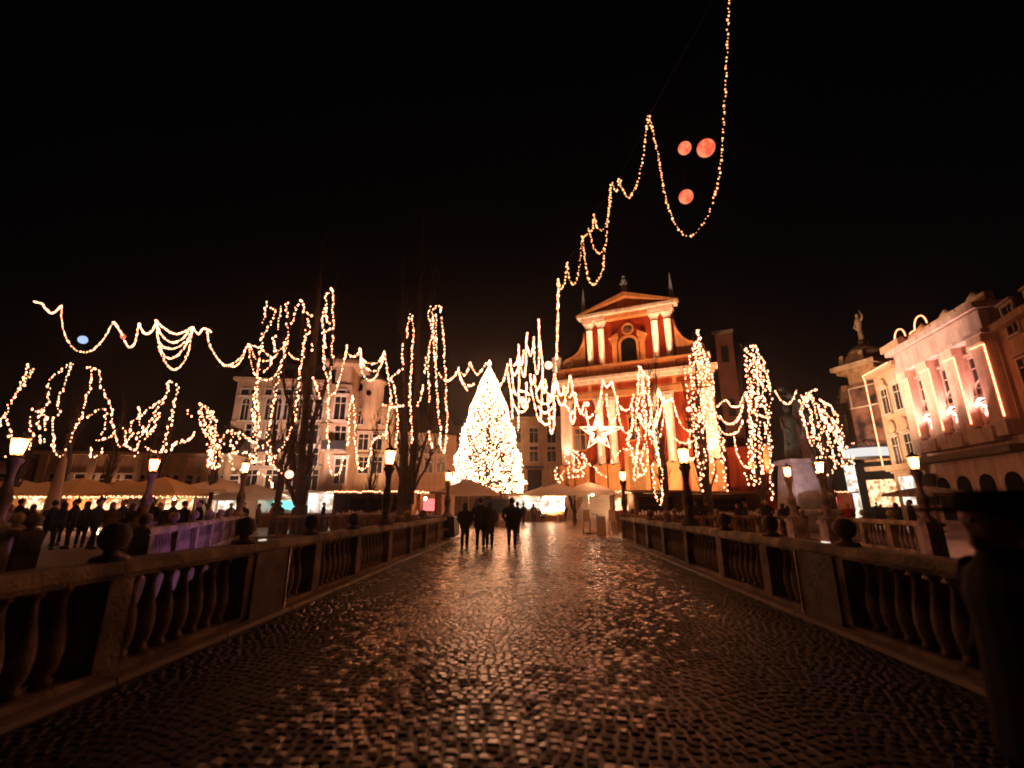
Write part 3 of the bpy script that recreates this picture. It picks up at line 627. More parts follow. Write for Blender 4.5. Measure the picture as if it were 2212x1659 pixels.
for i in range(4):
    c = ub+1.6+i*(L-ub-2.6)/3.4; n = 8
    MB().prism([(c-.8, .3), (c+.8, .3)]+[(c+.8*math.cos(math.pi*q/n), 3.2+.8*math.sin(math.pi*q/n)) for q in range(n+1)], -.58, -.51).build('arched_opening', M['dark'], f.t)
light('street_fill', 'SPOT', f.world(L*.55, -16, 9), 20000, (1, .62, .46), .4, f.world(L*.5, 0, 15.5), 62, .9)  # added fill spots that brighten the palace, no fixture behind them
light('street_fill', 'SPOT', f.world(-3, -13, 6), 17000, (1, .66, .42), .4, f.world(-3, 0, 13), 100, .9)
bpy.context.view_layer.update()
for o in f.t.children:
    if o.type == 'MESH' and o.location.x+min(v[0] for v in o.bound_box) > ub-.65 and max(v[0] for v in o.bound_box)-min(v[0] for v in o.bound_box) < 16: o.location.y += .85
f = Fac('edge_building', 'beige building cut by the right edge of the photograph', 'building', 2268, 33.5, 2420, 28)
zc = f.uv(2190, 700)[1]; f.box('wall', 0, f.L, 0, zc, 0, 10, 'beige'); f.box('cornice', -.4, f.L, zc+.01, zc+.5, -.7, 10, 'beige')
for i in range(3):
    for z in (6.5, 10.5, 14.5): f.win(1.9+i*2.8, z, 1.2, 2.2)

# --- monument
p = pos(1738, 36); mo = thing('monument', 'bronze poet on a stone pedestal with a reclining muse above, wreathed in haze of lights', 'monument', (p[0], p[1], 0))
MB().box(-2.4, 2.4, -2.4, 2.4, 0, .6).box(-1.9, 1.9, -1.9, 1.9, .61, 1.2).build('steps', M['granite'], mo)
MB().box(-1.35, 1.35, -1.35, 1.35, 1.21, 4.6, (.35, .35)).build('pedestal', M['granite'], mo)
MB().box(-1.2, 1.2, -1.2, 1.2, 4.61, 4.95).build('pedestal_cap', M['granite'], mo)
ft = MB().lathe([(0, .62), (.8, .6), (1.6, .5), (2.4, .46), (3.0, .58), (3.4, .52), (3.6, .2), (3.75, .17), (3.85, .26), (4.2, .27), (4.4, .05)], -.2, 0, 4.96, 14, 1, .75)
ft.tube([(-.65, 0, 8.2), (-.85, -.3, 7.4), (-.45, -.55, 7.1)], [.17, .14, .1], 8).tube([(.3, 0, 8.2), (.5, -.25, 7.4), (.3, -.5, 6.9)], [.17, .14, .1], 8)
ft.tube([(-.5, -.2, 4.96), (-.45, -.1, 6.2)], [.2, .25], 8).build('poet_figure', M['bronze'], mo, True)
mu = MB().tube([(.9, .5, 8.6), (1.1, .4, 9.4), (.6, .3, 10.1), (0, .2, 10.4)], [.35, .5, .42, .25], 10).ball((-.35, .1, 10.65), .28).tube([(.2, .2, 10.3), (-.6, -.1, 10.0), (-1.2, -.2, 10.3)], [.16, .12, .07], 8).tube([(1.0, .4, 9.0), (1.6, .2, 8.4), (1.9, .1, 7.6)], [.34, .26, .14], 8)
mu.build('muse_figure', M['bronze'], mo, True)
MB().box(.4, 1.4, .2, .9, 4.96, 8.6, (.2, .1)).build('rock', M['granite'], mo)
bs = thing('stone_basin', 'rounded dark stone basin below the monument at the river bank', 'basin', (*pos(1765, 30), 0))
bs.scale = (.8, .8, .8); MB().lathe([(0, 1.0), (.4, 1.1), (.9, 1.5), (1.5, 1.75), (1.7, 1.7)], n=18).build('bowl', M['greystone'], bs, True)
MB().lathe([(1.71, 1.2), (2.6, 1.25), (2.9, 1.1), (3.1, .5)], n=14).build('cover', M['greystone'], bs, True)

def catmull(P, step):
    out = []
    for i in range(len(P)-1):
        p0, p1, p2, p3 = P[max(i-1, 0)], P[i], P[i+1], P[min(i+2, len(P)-1)]
        n = max(1, int((p2-p1).length/step))
        for k in range(n):
            t = k/n; out.append(.5*((2*p1)+(p2-p0)*t+(2*p0-5*p1+4*p2-p3)*t*t+(3*p1-p0-3*p2+p3)*t*t*t))
    out.append(P[-1]); return out
# ------------------------------------------------------------------ bare trees
def tree(name, label, px, Y, h, stems, seed, spread=.08, rad=.28, group='bare lit trees along the river', twigs=10):
    r_ = random.Random(seed); x, y = pos(px, Y); t = thing(name, label, 'tree', (x, y, 0), 0, group)
    tr = MB(); br = MB(); tops = []
    tr.lathe([(-.1, rad*1.5), (.25, rad*1.1), (1.2, rad)], n=10)
    for i in range(stems):
        a = r_.uniform(0, 6.28) if i else 0; hh = h*(1 if i == 0 else r_.uniform(.6, .9)); sp = spread*(0.15 if i == 0 else r_.uniform(.7, 1.4)); pts = []; N = 12
        for k in range(N+1):
            q = k/N; pts.append((math.cos(a)*sp*hh*q**.6+r_.uniform(-.07, .07)*(k > 0), math.sin(a)*sp*hh*.6*q**.6+r_.uniform(-.07, .07)*(k > 0), (.9 if i else 0)+q*(hh-.9)))
        R0 = rad*(1 if i == 0 else .55); tr.tube(pts, [R0*(1-.93*(k/N)**.8) for k in range(N+1)], 7)
        for k in range(2, N):
            for _ in range(max(1, twigs//stems)):
                b0 = Vector(pts[k]); aa = r_.uniform(0, 6.28); l = r_.uniform(.08, .2)*h*(1-.5*k/N); d = Vector((math.cos(aa)*.33, math.sin(aa)*.33, 1))
                bp = [b0+d*l*q*(1)+Vector((0, 0, .0)) for q in (0, .3, .65, 1)]; bp = [bp[0]]+[v+Vector((r_.uniform(-.1, .1), r_.uniform(-.1, .1), 0)) for v in bp[1:]]
                rr = R0*(1-.9*k/N)*.33+.012; br.tube(bp, [rr, rr*.7, rr*.45, .006], 4)
                for _ in range(2):
                    v = bp[r_.choice((1, 2))]; e = Vector((r_.uniform(-.5, .5), r_.uniform(-.5, .5), 1))*l*.4; br.tube([v, v+e*.5, v+e], [.014, .01, .004], 3)
    tr.build('trunk', M['bark'], t, True); br.build('crown', M['bark'], t, kind=None)
    return t
def fan_tree(label, s_, ox, oy, Y, stems, seed):
    r_ = random.Random(seed); x0, y0 = stems[0][1][0]; p0 = at(ox+s_*x0, oy+s_*y0, Y); t = thing('poplar_tree', label, 'tree', (p0.x, Y, 0), 0, 'bare lit trees along the river')
    o = Vector((p0.x, Y, 0)); tr = MB(); br = MB(); tr.lathe([(-.1, .55), (.3, .42), (1.6, .34)], n=10)
    for wd, pts in stems:
        dy = r_.uniform(-.5, .5); P = []
        for i, (x, y) in enumerate(pts): P.append(at(ox+s_*x, oy+s_*y, Y+dy*i/len(pts))-o)
        sm = catmull(P, .5); N = len(sm)-1
        sm = [q+Vector((r_.uniform(-.04, .04), 0, 0)) for q in sm]
        tr.tube(sm, [wd*(1-.8*i/N) for i in range(N+1)], 7)
        for i in range(2, N):
            for _ in range(3):
                b0 = sm[i]; l = r_.uniform(.5, 2.2)*(1-.4*i/N); aa = r_.uniform(0, 6.28); d = Vector((math.cos(aa)*.38, math.sin(aa)*.38, 1))
                bp = [b0]+[b0+d*l*q+Vector((r_.uniform(-.08, .08), r_.uniform(-.08, .08), 0)) for q in (.35, .7, 1)]; br.tube(bp, [.035, .025, .016, .006], 4)
                v = bp[2]; e = Vector((r_.uniform(-.5, .5), r_.uniform(-.5, .5), 1))*l*.35; br.tube([v, v+e], [.013, .004], 3)
    tr.build('trunk', M['bark'], t, True); br.build('crown', M['bark'], t)
fan_tree('tall dark poplar with many fanned stems left of centre, strung with lights', .19795, 501.2, 743, 25, [
 (.30, [(735, 1950), (745, 1500), (765, 1150), (800, 750), (850, 350), (895, 50), (930, -300), (960, -700), (985, -1150)]), (.15, [(700, 1750), (600, 1500), (470, 1250), (455, 950), (490, 650), (470, 400)]),
 (.14, [(720, 1600), (680, 1350), (650, 1050), (655, 800), (610, 620), (560, 430), (590, 100), (620, -300)]), (.17, [(755, 1550), (830, 1300), (865, 1000), (930, 700), (1010, 480), (1080, 200), (1110, -200), (1130, -700)]),
 (.10, [(770, 1800), (850, 1450), (870, 1150), (860, 850), (850, 620)]), (.10, [(740, 1250), (700, 1050), (640, 900), (500, 980)]), (.09, [(640, 1500), (630, 1200), (560, 1050), (480, 980)]), (.12, [(800, 800), (780, 400), (760, 0), (770, -500)])], 1)
fan_tree('second dark poplar with fanned branches between the bridge lamp and the Christmas tree', .3124, 483.8, 604.8, 25.5, [
 (.30, [(1235, 1620), (1238, 1400), (1245, 1150), (1240, 850), (1245, 500), (1240, 200), (1235, -150)]), (.24, [(1285, 1550), (1300, 1300), (1325, 1000), (1335, 650), (1345, 300), (1360, -50), (1370, -420)]),
 (.11, [(1300, 1480), (1350, 1270), (1400, 1090), (1470, 960), (1500, 700)]), (.08, [(1315, 1450), (1400, 1290), (1460, 1170), (1540, 1060)]), (.09, [(1245, 1430), (1190, 1290), (1150, 1150), (1140, 900)]), (.08, [(1340, 1180), (1420, 1050), (1420, 700), (1440, 300), (1450, -100)]), (.07, [(1250, 1300), (1200, 1050), (1190, 700)])], 2)
tree('poplar_tree', 'thin leaning tree left of the tall poplar with lights to its foot', 596, 26, 12, 3, 3, .06, .18)
tree('poplar_tree', 'slim tree before the middle of the church facade', 1438, 27, 11.5, 3, 4, .05, .2)
tree('poplar_tree', 'broad pointed tree before the right end of the church', 1532, 27, 13, 4, 5, .06, .24)
tree('poplar_tree', 'tree with a blunt top left of the monument', 1650, 28, 12.5, 3, 6, .05, .2)
tree('poplar_tree', 'tree right of the monument with slanting rows of lights', 1800, 33, 11.5, 4, 7, .13, .22)
tree('small_tree', 'tree at the left edge with a crooked line of lights', 20, 28, 10, 2, 8, .08, .16)
tree('small_tree', 'tree behind the folded cream parasol', 120, 29, 10.5, 2, 9, .07, .16)
tree('small_tree', 'tree with a peaked loop of lights before the market hall', 215, 30, 10, 2, 10, .07, .15)
tree('small_tree', 'tree with slanting rows of lights before the market hall', 330, 30, 9.3, 3, 11, .1, .15)
tree('small_tree', 'short tree thickly covered in lights beside the market hall', 452, 30, 7.8, 3, 12, .06, .16)
tree('small_tree', 'slim dark tree before the gabled house', 795, 30, 9, 3, 13, .08, .12)
tree('small_tree', 'low rounded tree covered in lights at the left corner of the church', 1240, 44, 5.2, 5, 14, .2, .14)

# ------------------------------------------------------------------ string lights
TR = {1: (.3124, 0, 604.8), 2: (.3124, 483.8, 604.8), 3: (.3125, 915.8, 691.2), 4: (.3386, 1175, 561.6), 5: (.3125, 1555, 648), 6: (.3386, 1779.8, 604.8),
      'b': (.16665, 1054, 656.6), 'c': (.19795, 1296, 743), 'g': (.3854, 1175, 0), 'l': (.21875, 535.7, 466.6), 'h': (.20836, 0, 760.3), 'u': (1, 0, 0)}
def strings(name, label, lines, Y, bulb=2.3, gap=6.0, jit=.35, m='bulb', group=None, cat='string lights', seed=0, dens=1, wire=None):
    bulb *= .84; gap *= .84
    """lines: (crop key, [(x,y) or (x,y,Y) ...]); Y default depth (or pair interpolated along each line)"""
    r_ = random.Random(seed+len(lines)); cab = MB(); bl = MB(); o0 = None; allp = []
    for key, pts in lines:
        s, ox, oy = TR[key]; P = []
        for i, q in enumerate(pts):
            yy = q[2] if len(q) > 2 else (Y if not isinstance(Y, tuple) else Y[0]+(Y[1]-Y[0])*i/max(1, len(pts)-1))
            P.append(at(ox+s*q[0], oy+s*q[1], yy))
        if o0 is None: o0 = P[0].copy()
        D = sum(p.y for p in P)/len(P)
        sm = catmull(P, gap*D/1004*.5); acc = 0; allp.append(sm)
        cab.tube([p-o0 for p in (sm[::3] if len(sm) > 9 else sm)], max(.006, .00045*D), 3)
        last = sm[0]; nxt = 0
        for p in sm:
            acc += (p-last).length; last = p; px = 1004/p.y
            if acc*px >= nxt:
                r = bulb/px*r_.choice((.55, .8, 1, 1.3))*r_.uniform(.9, 1.1); j = jit*gap/px
                q = p+Vector((r_.uniform(-j, j), r_.uniform(-j, j), r_.uniform(-j, j)*.6)); bl.octa(q-o0, r, r*1.25); nxt = acc*px+gap*r_.uniform(.6, 1.3)
    t = thing(name, label, cat, o0, 0, group)
    c = cab.build('cable', M['cable'], t); b = bl.build('bulbs', M[m], t, kind='stuff')
    if wire:
        MB().tube([at(TR[k][1]+TR[k][0]*x, TR[k][2]+TR[k][0]*y, yy)-o0 for k, x, y, yy in wire], .004, 3).build('support_wire', M['cable'], t)
    return t
GG = 'festoons hung over the square'
strings('festoon', 'long festoon hanging from the top edge in one deep loop beside the red globes', [
 ('u', [(1573, -60, 5.6), (1574, 0, 5.8), (1571, 90, 6.3), (1568, 170, 6.8), (1563, 270, 7.4), (1555, 370, 7.9), (1540, 435, 8.2), (1522, 478, 8.4), (1490, 511, 8.6), (1462, 490, 8.7), (1441, 440, 8.8), (1428, 370, 8.9), (1416, 310, 9), (1402, 250, 9.1)]),
 ('u', [(1400, 252, 9.1), (1394, 300, 9.5), (1386, 355, 10), (1375, 400, 10.4), (1359, 426, 10.7), (1346, 412, 11), (1339, 388, 11.2)])], 8, 2.7, 7.6, .3, 'bulbn', group=GG, seed=1,
 wire=[('u', 1573, -60, 5.6), ('u', 1402, 249, 9.1), ('u', 1338, 387, 11.2)])
strings('festoon', 'festoon of small scallops climbing toward the deep loop, left of it', [
 ('u', [(1337, 388, 11.2), (1331, 412, 11.5), (1322, 395, 11.7), (1319, 395, 11.7)]), ('u', [(1320, 398, 11.7), (1318, 440, 12), (1311, 480, 12.2), (1300, 497, 12.4), (1289, 488, 12.6), (1283, 463, 12.8)]),
 ('u', [(1319, 400, 11.7), (1314, 470, 12), (1308, 525, 12.4), (1296, 546, 12.6), (1282, 535, 12.9), (1274, 500, 13), (1272, 492, 13.1)]),
 ('u', [(1308, 530, 12.4), (1303, 575, 12.8), (1292, 606, 13.2), (1281, 615, 13.6), (1270, 598, 14), (1263, 550, 14.4), (1258, 515, 14.6)]),
 ('u', [(1283, 465, 12.8), (1281, 490, 13), (1272, 503, 13.2), (1262, 512, 13.6), (1256, 512, 14)]), ('u', [(1257, 515, 14.2), (1254, 560, 14.6), (1247, 602, 15), (1238, 615, 15.4), (1229, 600, 15.7), (1225, 568, 16)]),
 ('u', [(1225, 570, 16), (1221, 605, 16.3), (1214, 625, 16.7), (1208, 615, 17), (1205, 603, 17.2)])], 12, 2.3, 6.4, .3, 'bulbn', group=GG, seed=2,
 wire=[('u', 1338, 387, 11.2), ('u', 1283, 462, 12.8), ('u', 1225, 567, 16), ('u', 1205, 602, 17.2)])
strings('light_curtain', 'single long drop of lights left of the church shoulder', [('u', [(1205, 603), (1204, 680), (1202, 760), (1200, 830), (1198, 880), (1194, 930)]), ('u', [(1207, 605), (1206, 690), (1203, 775)])], 17.4, 2.3, 6, .25, group=GG, seed=3)
strings('festoon', 'upper left festoon of shallow swags against the black sky', [
 (1, [(235, 150), (290, 165), (320, 205), (365, 230), (400, 200), (425, 180)]), (1, [(425, 180), (428, 290), (450, 380), (500, 465), (570, 500), (630, 490), (690, 440), (740, 370), (780, 290)]),
 (1, [(785, 290), (830, 350), (865, 430), (900, 465), (935, 430), (950, 350), (965, 300)]), (1, [(965, 305), (990, 360), (1025, 370), (1060, 340), (1080, 275)]),
 (1, [(1080, 280), (1130, 330), (1200, 370), (1260, 365), (1330, 325)]), (1, [(1085, 290), (1110, 370), (1180, 430), (1250, 415), (1320, 340)]), (1, [(1085, 300), (1100, 430), (1170, 475), (1240, 460), (1310, 400), (1330, 340)]),
 (1, [(1085, 310), (1110, 470), (1160, 540), (1230, 520), (1290, 440), (1330, 340)]), (1, [(1082, 300), (1105, 480), (1150, 580), (1200, 620), (1255, 590), (1300, 500), (1335, 335)]),
 (1, [(1335, 325), (1370, 375), (1410, 335), (1460, 360)]), (1, [(1430, 350), (1450, 450), (1500, 540), (1570, 595), (1650, 580), (1710, 460)])], (13, 17), 2.2, 6, .22, group=GG, seed=4,
 wire=[(1, 235, 150, 13), (1, 780, 288, 14), (1, 1080, 270, 16), (1, 1450, 340, 17), (1, 1712, 455, 17)])
strings('festoon', 'festoon of nested loops before the roof of the tall corner house', [
 (2, [(0, 590), (60, 580), (120, 530), (170, 440)]), (2, [(175, 445), (180, 540), (200, 620), (240, 680), (310, 690), (360, 650), (390, 590)]), (2, [(180, 450), (215, 540), (270, 560), (330, 545), (400, 470), (440, 440)]),
 (2, [(175, 445), (260, 480), (330, 540)]), (2, [(330, 540), (320, 590), (270, 640)]), (2, [(450, 505), (480, 540), (520, 550)])], (17, 18), 2.2, 5.6, .22, group=GG, seed=5)
strings('festoon', 'festoon with three nested loops between the two poplars', [
 (2, [(850, 455), (850, 500), (890, 530), (925, 515), (940, 470)]), (2, [(940, 475), (960, 550), (1020, 580), (1075, 560), (1110, 490)]), (2, [(945, 480), (960, 580), (1020, 630), (1080, 600), (1110, 490)]),
 (2, [(945, 480), (950, 620), (1000, 695), (1050, 670), (1090, 580), (1112, 495)]), (2, [(850, 455), (835, 540), (810, 640), (775, 760), (740, 800), (700, 850)]), (2, [(1112, 495), (1125, 600), (1140, 700), (1155, 790), (1160, 860)])], 26, 2.4, 5.6, .2, group=GG, seed=6,
 wire=[(2, 440, 430, 20), (2, 850, 450, 26), (2, 1112, 488, 26)])
strings('festoon', 'low festoon of two swags touching the tip of the Christmas tree', [
 (3, [(100, 370), (150, 420), (200, 400), (240, 340)]), (3, [(240, 330), (260, 420), (320, 455), (345, 440)]), (3, [(235, 345), (270, 440), (300, 490)]), (3, [(245, 350), (285, 380), (320, 295)]), (3, [(320, 295), (350, 360), (380, 370), (430, 300)]), (3, [(515, 462), (550, 420), (575, 320)])], 40, 2.4, 5, .2, 'bulbf', group=GG, seed=7)
strings('festoon', 'dense bundle of hanging loops right of the Christmas tree', [
 ('b', [(250, 790), (270, 1000), (300, 1130), (330, 1150)]), ('b', [(290, 720), (300, 830), (345, 920), (385, 850), (400, 780)]), ('b', [(290, 720), (310, 900), (330, 1080), (360, 1170), (400, 1130), (405, 900)]),
 ('b', [(400, 530), (400, 700), (410, 800)]), ('b', [(395, 660), (370, 770), (325, 800)]), ('b', [(410, 700), (440, 790), (465, 600)]), ('b', [(430, 830), (465, 940), (490, 830), (495, 600)]),
 ('b', [(510, 370), (500, 480), (495, 600)]), ('b', [(515, 560), (550, 670), (585, 560), (595, 430)]), ('b', [(595, 430), (600, 600), (605, 780), (635, 905), (660, 800), (665, 500)]),
 ('b', [(660, 200), (665, 400), (660, 560)]), ('b', [(680, 480), (700, 700), (710, 860), (705, 960)]), ('b', [(400, 800), (405, 1000), (400, 1300), (395, 1640)]), ('b', [(300, 1130), (310, 1300), (320, 1490)]),
 ('b', [(300, 1180), (350, 1330), (420, 1400), (490, 1370), (540, 1220)]), ('b', [(440, 1290), (460, 1340), (490, 1290), (500, 1100), (497, 1010)]), ('b', [(420, 1130), (480, 1140), (545, 1180)])], (24, 30), 2.2, 4.8, .22, group=GG, seed=8)
strings('festoon', 'tangle of loops before the left edge of the church', [
 ('b', [(550, 910), (555, 1000), (580, 1040), (605, 930)]), ('b', [(550, 940), (560, 1100), (600, 1280), (650, 1480), (690, 1520)]), ('b', [(605, 930), (620, 1080), (640, 1230), (700, 1290), (790, 1280), (830, 1200)]),
 ('b', [(625, 1130), (680, 1050), (705, 960)]), ('b', [(705, 960), (700, 1200), (690, 1400), (680, 1510)]), ('b', [(740, 980), (760, 1100), (775, 1250), (790, 1450), (800, 1560), (825, 1680), (855, 1560), (860, 1380)]),
 ('b', [(690, 1520), (740, 1560), (800, 1550)]), ('b', [(650, 1330), (720, 1410), (790, 1390), (840, 1330)]), ('b', [(780, 1160), (820, 1200), (850, 1030)]), ('b', [(860, 900), (850, 1100), (850, 1250), (860, 1380)]), ('b', [(720, 1000), (730, 1140), (765, 1060)]),
 ('b', [(905, 1030), (920, 1150), (965, 1175), (985, 1060)]), ('b', [(900, 1190), (930, 1290), (970, 1310), (1000, 1250), (1010, 1080)]), ('b', [(1030, 1150), (1050, 1010), (1068, 930), (1090, 1050), (1085, 1180), (1050, 1210)]), ('b', [(880, 1100), (880, 1000), (895, 1080)]),
 ('b', [(1095, 1080), (1110, 1180), (1145, 1270), (1180, 1360), (1210, 1420), (1240, 1330), (1250, 1270)]), ('b', [(1000, 1310), (1050, 1370), (1075, 1500), (1100, 1550), (1125, 1480), (1130, 1350), (1140, 1160)])], (24, 29), 2.2, 4.8, .22, group=GG, seed=9)
strings('festoon', 'row of pointed swags across the lower storey of the church', [
 (4, [(200, 850), (230, 960), (290, 1005), (340, 940), (365, 850), (375, 765)]), (4, [(375, 765), (400, 810), (430, 780)]), (4, [(435, 785), (460, 880), (500, 950), (545, 950), (570, 870)]), (4, [(400, 860), (410, 990), (440, 1035), (465, 970), (467, 870)]),
 (4, [(470, 930), (490, 1050), (525, 1105), (560, 1070), (568, 950)]), (4, [(265, 950), (280, 1030), (300, 1100)]), (4, [(590, 960), (620, 1040), (650, 1080)]), (4, [(695, 1055), (725, 960), (725, 820)]), (4, [(730, 820), (760, 900), (790, 900), (820, 880)]), (4, [(735, 840), (770, 960), (800, 1090), (860, 1160), (930, 1165), (990, 1130)]),
 (4, [(820, 885), (850, 990), (890, 1070), (940, 1100)]), (4, [(765, 880), (765, 1000), (740, 1140)]), (4, [(885, 1190), (910, 1260), (950, 1270), (1000, 1220)]), (4, [(700, 1080), (730, 1010), (760, 890)])], (25, 27), 2.2, 4.8, .2, group=GG, seed=10,
 wire=[(4, 375, 762, 25), (4, 727, 818, 26), (4, 820, 878, 27)])
strings('festoon', 'swags linking the trees right of the church', [
 (4, [(1060, 860), (1080, 950), (1120, 1010), (1190, 1050), (1245, 1010), (1270, 920)]), (4, [(1105, 935), (1160, 895), (1200, 935), (1250, 925), (1276, 850)]), (4, [(1085, 1010), (1130, 1090), (1180, 1115), (1240, 1090), (1270, 1020)]), (5, [(0, 800), (40, 850), (90, 850), (140, 790), (165, 700), (180, 640)]),
 (5, [(100, 950), (120, 1060), (160, 1140), (200, 1160)]), (5, [(180, 640), (200, 740), (250, 790), (320, 810)]), (5, [(385, 630), (420, 690), (470, 720), (510, 680), (530, 620)]), (5, [(560, 660), (600, 700), (620, 640), (670, 620)]), (5, [(690, 690), (740, 720), (775, 740), (790, 800)])], (27, 29), 2.2, 5, .2, group=GG, seed=11)
def veil(key, top, bl, br_, n, seed, cut=.0, wig=14):
    """n hanging chains fanning from the top point to the line bl-br_"""
    r_ = random.Random(seed); out = []
    for i in range(n):
        q = (i+.5)/n; ex = bl[0]+(br_[0]-bl[0])*q; ey = bl[1]+(br_[1]-bl[1])*q-r_.uniform(0, .3)*(bl[1]-top[1])
        st_ = r_.uniform(0, cut); P = []
        for k in range(9):
            v = st_+(1-st_)*k/8; P.append((top[0]+(ex-top[0])*v**.6+r_.uniform(-wig, wig), top[1]+(ey-top[1])*v))
        out.append((key, P))
    return out
GT = 'light chains in the trees'
strings('light_chain', 'hanging chains of lights in the left half of the tall poplar', [
 ('l', [(190, 850), (165, 950), (145, 1060)]), ('l', [(225, 910), (275, 950), (250, 1000)]), ('l', [(385, 850), (385, 990)]), ('l', [(320, 890), (310, 1000), (295, 1120)]), ('l', [(225, 1050), (190, 1120), (140, 1180), (140, 1300)]),
 ('l', [(520, 830), (470, 930), (430, 1060)]), ('l', [(520, 825), (555, 890), (560, 940), (630, 990)]), ('l', [(580, 1010), (620, 1110), (570, 1180), (550, 1290), (545, 1400)]), ('l', [(370, 1070), (400, 1150), (370, 1240), (345, 1400)]), ('l', [(260, 1190), (262, 1340)]), ('l', [(630, 1270), (640, 1330)]),
 (2, [(270, 380), (250, 520), (235, 700), (225, 850), (210, 1000), (225, 1150)]), (2, [(240, 600), (215, 800), (200, 950), (240, 1080)]), (2, [(440, 420), (405, 560), (370, 700), (350, 800)]), (2, [(350, 800), (325, 950), (305, 1090), (340, 1230)]), (2, [(575, 350), (550, 480), (530, 620), (515, 780), (495, 900), (490, 975)]),
 (2, [(20, 1040), (60, 1070), (40, 1150)]), (2, [(110, 1060), (160, 1090), (230, 1140)]), (2, [(470, 1020), (440, 1100), (400, 1160), (370, 1190)]), (2, [(200, 1260), (270, 1250), (340, 1240), (360, 1210)]), (2, [(330, 1230), (345, 1300), (390, 1330)]), (2, [(245, 1340), (300, 1360), (330, 1400), (345, 1440)]),
 (2, [(270, 1150), (300, 1210), (320, 1270)]), (2, [(230, 830), (245, 1000), (220, 1180), (215, 1270)])], 24.3, 2.5, 6, .6, group=GT, seed=12)
strings('light_chain', 'tall narrow column of lights at the tip of the tall poplar', [
 ('l', [(820, 710), (770, 800), (770, 900), (730, 1000), (745, 1100), (750, 1190), (760, 1300)]), ('l', [(820, 710), (845, 800), (835, 900), (840, 1000), (850, 1080), (800, 1130), (740, 1150)]), ('l', [(765, 900), (770, 1000), (800, 1060)]), ('l', [(840, 1190), (830, 1290), (835, 1400)]),
 ('l', [(760, 1200), (750, 1300), (765, 1420)]), (2, [(695, 400), (690, 500), (690, 600), (720, 700), (720, 800), (720, 900), (715, 1020), (725, 1160)]), (2, [(740, 600), (735, 680)]), (2, [(620, 680), (645, 760), (665, 820)]), (2, [(720, 1210), (730, 1300), (760, 1350), (800, 1330), (830, 1220)]), (2, [(885, 800), (870, 900), (860, 1050), (850, 1150)]), (2, [(890, 810), (905, 930), (905, 1100), (915, 1190), (930, 1290), (980, 1305), (1010, 1210), (1035, 1110), (1110, 1060)])], 24.4, 2.4, 5.6, .4, group=GT, seed=13)
strings('light_chain', 'vertical chains of lights in the second dark poplar', [
 (2, [(1285, 235), (1270, 330), (1262, 400)]), (2, [(1300, 250), (1310, 380), (1300, 500), (1295, 620), (1285, 750), (1290, 900), (1298, 1050), (1298, 1140)]), (2, [(1240, 440), (1230, 520), (1240, 580)]), (2, [(1235, 620), (1200, 640), (1160, 680), (1180, 760)]),
 (2, [(1430, 185), (1415, 250), (1440, 350), (1420, 480), (1410, 600), (1420, 720), (1415, 850)]), (2, [(1450, 200), (1470, 180), (1500, 190), (1495, 230)]), (2, [(1440, 220), (1450, 400), (1460, 560), (1470, 700), (1480, 860), (1485, 960)]), (2, [(1465, 240), (1470, 420), (1465, 600)]),
 (2, [(1505, 260), (1520, 400), (1525, 560), (1535, 700), (1535, 860), (1545, 980), (1535, 1110), (1515, 1195), (1490, 1100)]), (2, [(1400, 540), (1390, 640)]), (2, [(1380, 730), (1360, 800), (1340, 880)]), (2, [(1420, 1050), (1440, 1160), (1450, 1170)]), (2, [(1490, 970), (1500, 1060), (1490, 1150)]),
 (2, [(1160, 800), (1140, 900), (1130, 1000), (1120, 1100)]), (2, [(1180, 760), (1200, 900), (1200, 1060), (1180, 1200)]), (2, [(1100, 860), (1160, 880), (1240, 870)]), (2, [(1120, 1050), (1100, 1080), (1040, 1100)])], 24.6, 2.4, 5.8, .35, group=GT, seed=14)
strings('light_chain', 'crooked line of lights on the tree at the left edge', [('h', [(290, 130), (330, 190), (270, 290), (220, 370), (150, 480), (90, 560), (60, 650), (90, 740), (110, 830)]), ('h', [(330, 200), (250, 340), (190, 420)]), ('h', [(60, 640), (10, 680), (10, 780)]), ('h', [(110, 870), (180, 890), (260, 885)]), ('h', [(240, 960), (230, 1040), (180, 1075)]), ('h', [(75, 1080), (140, 1125)]), ('h', [(280, 130), (260, 250), (180, 400)])], 26, 2.6, 7, .5, group=GT, seed=15)
strings('light_chain', 'tall bent loop of lights behind the folded parasol', [('h', [(740, 120), (670, 170), (590, 230), (520, 280), (500, 400), (490, 520), (440, 600), (400, 700), (400, 800)]), ('h', [(740, 120), (700, 230), (650, 380), (610, 520), (605, 640), (550, 720), (550, 830), (555, 930), (570, 1040), (620, 1085), (680, 1060), (700, 1000)]), ('h', [(325, 590), (370, 610), (430, 640), (500, 700)]), ('h', [(305, 680), (300, 800), (350, 840), (330, 900), (300, 1000)]), ('h', [(400, 870), (430, 940), (490, 890)]), ('h', [(440, 610), (460, 740), (460, 820)]), ('h', [(560, 880), (545, 980)])], 27, 2.6, 6.6, .5, group=GT, seed=16)
strings('light_chain', 'peaked loop of lights like a tent before the market hall', [('h', [(910, 160), (960, 165), (1030, 200), (1040, 320), (1080, 430), (1120, 520), (1160, 590), (1160, 700), (1170, 780), (1200, 900), (1240, 980), (1300, 960)]), ('h', [(960, 170), (950, 300), (910, 440), (875, 560), (840, 680), (790, 770), (750, 860), (730, 950)]), ('h', [(830, 700), (930, 660), (1020, 600), (1090, 590)]), ('h', [(1100, 640), (1075, 780), (1050, 860)]), ('h', [(1010, 920), (1080, 900), (1150, 870)]), ('h', [(940, 990), (940, 1085), (1030, 1065), (1065, 990)])], 28, 2.6, 6.6, .4, group=GT, seed=17)
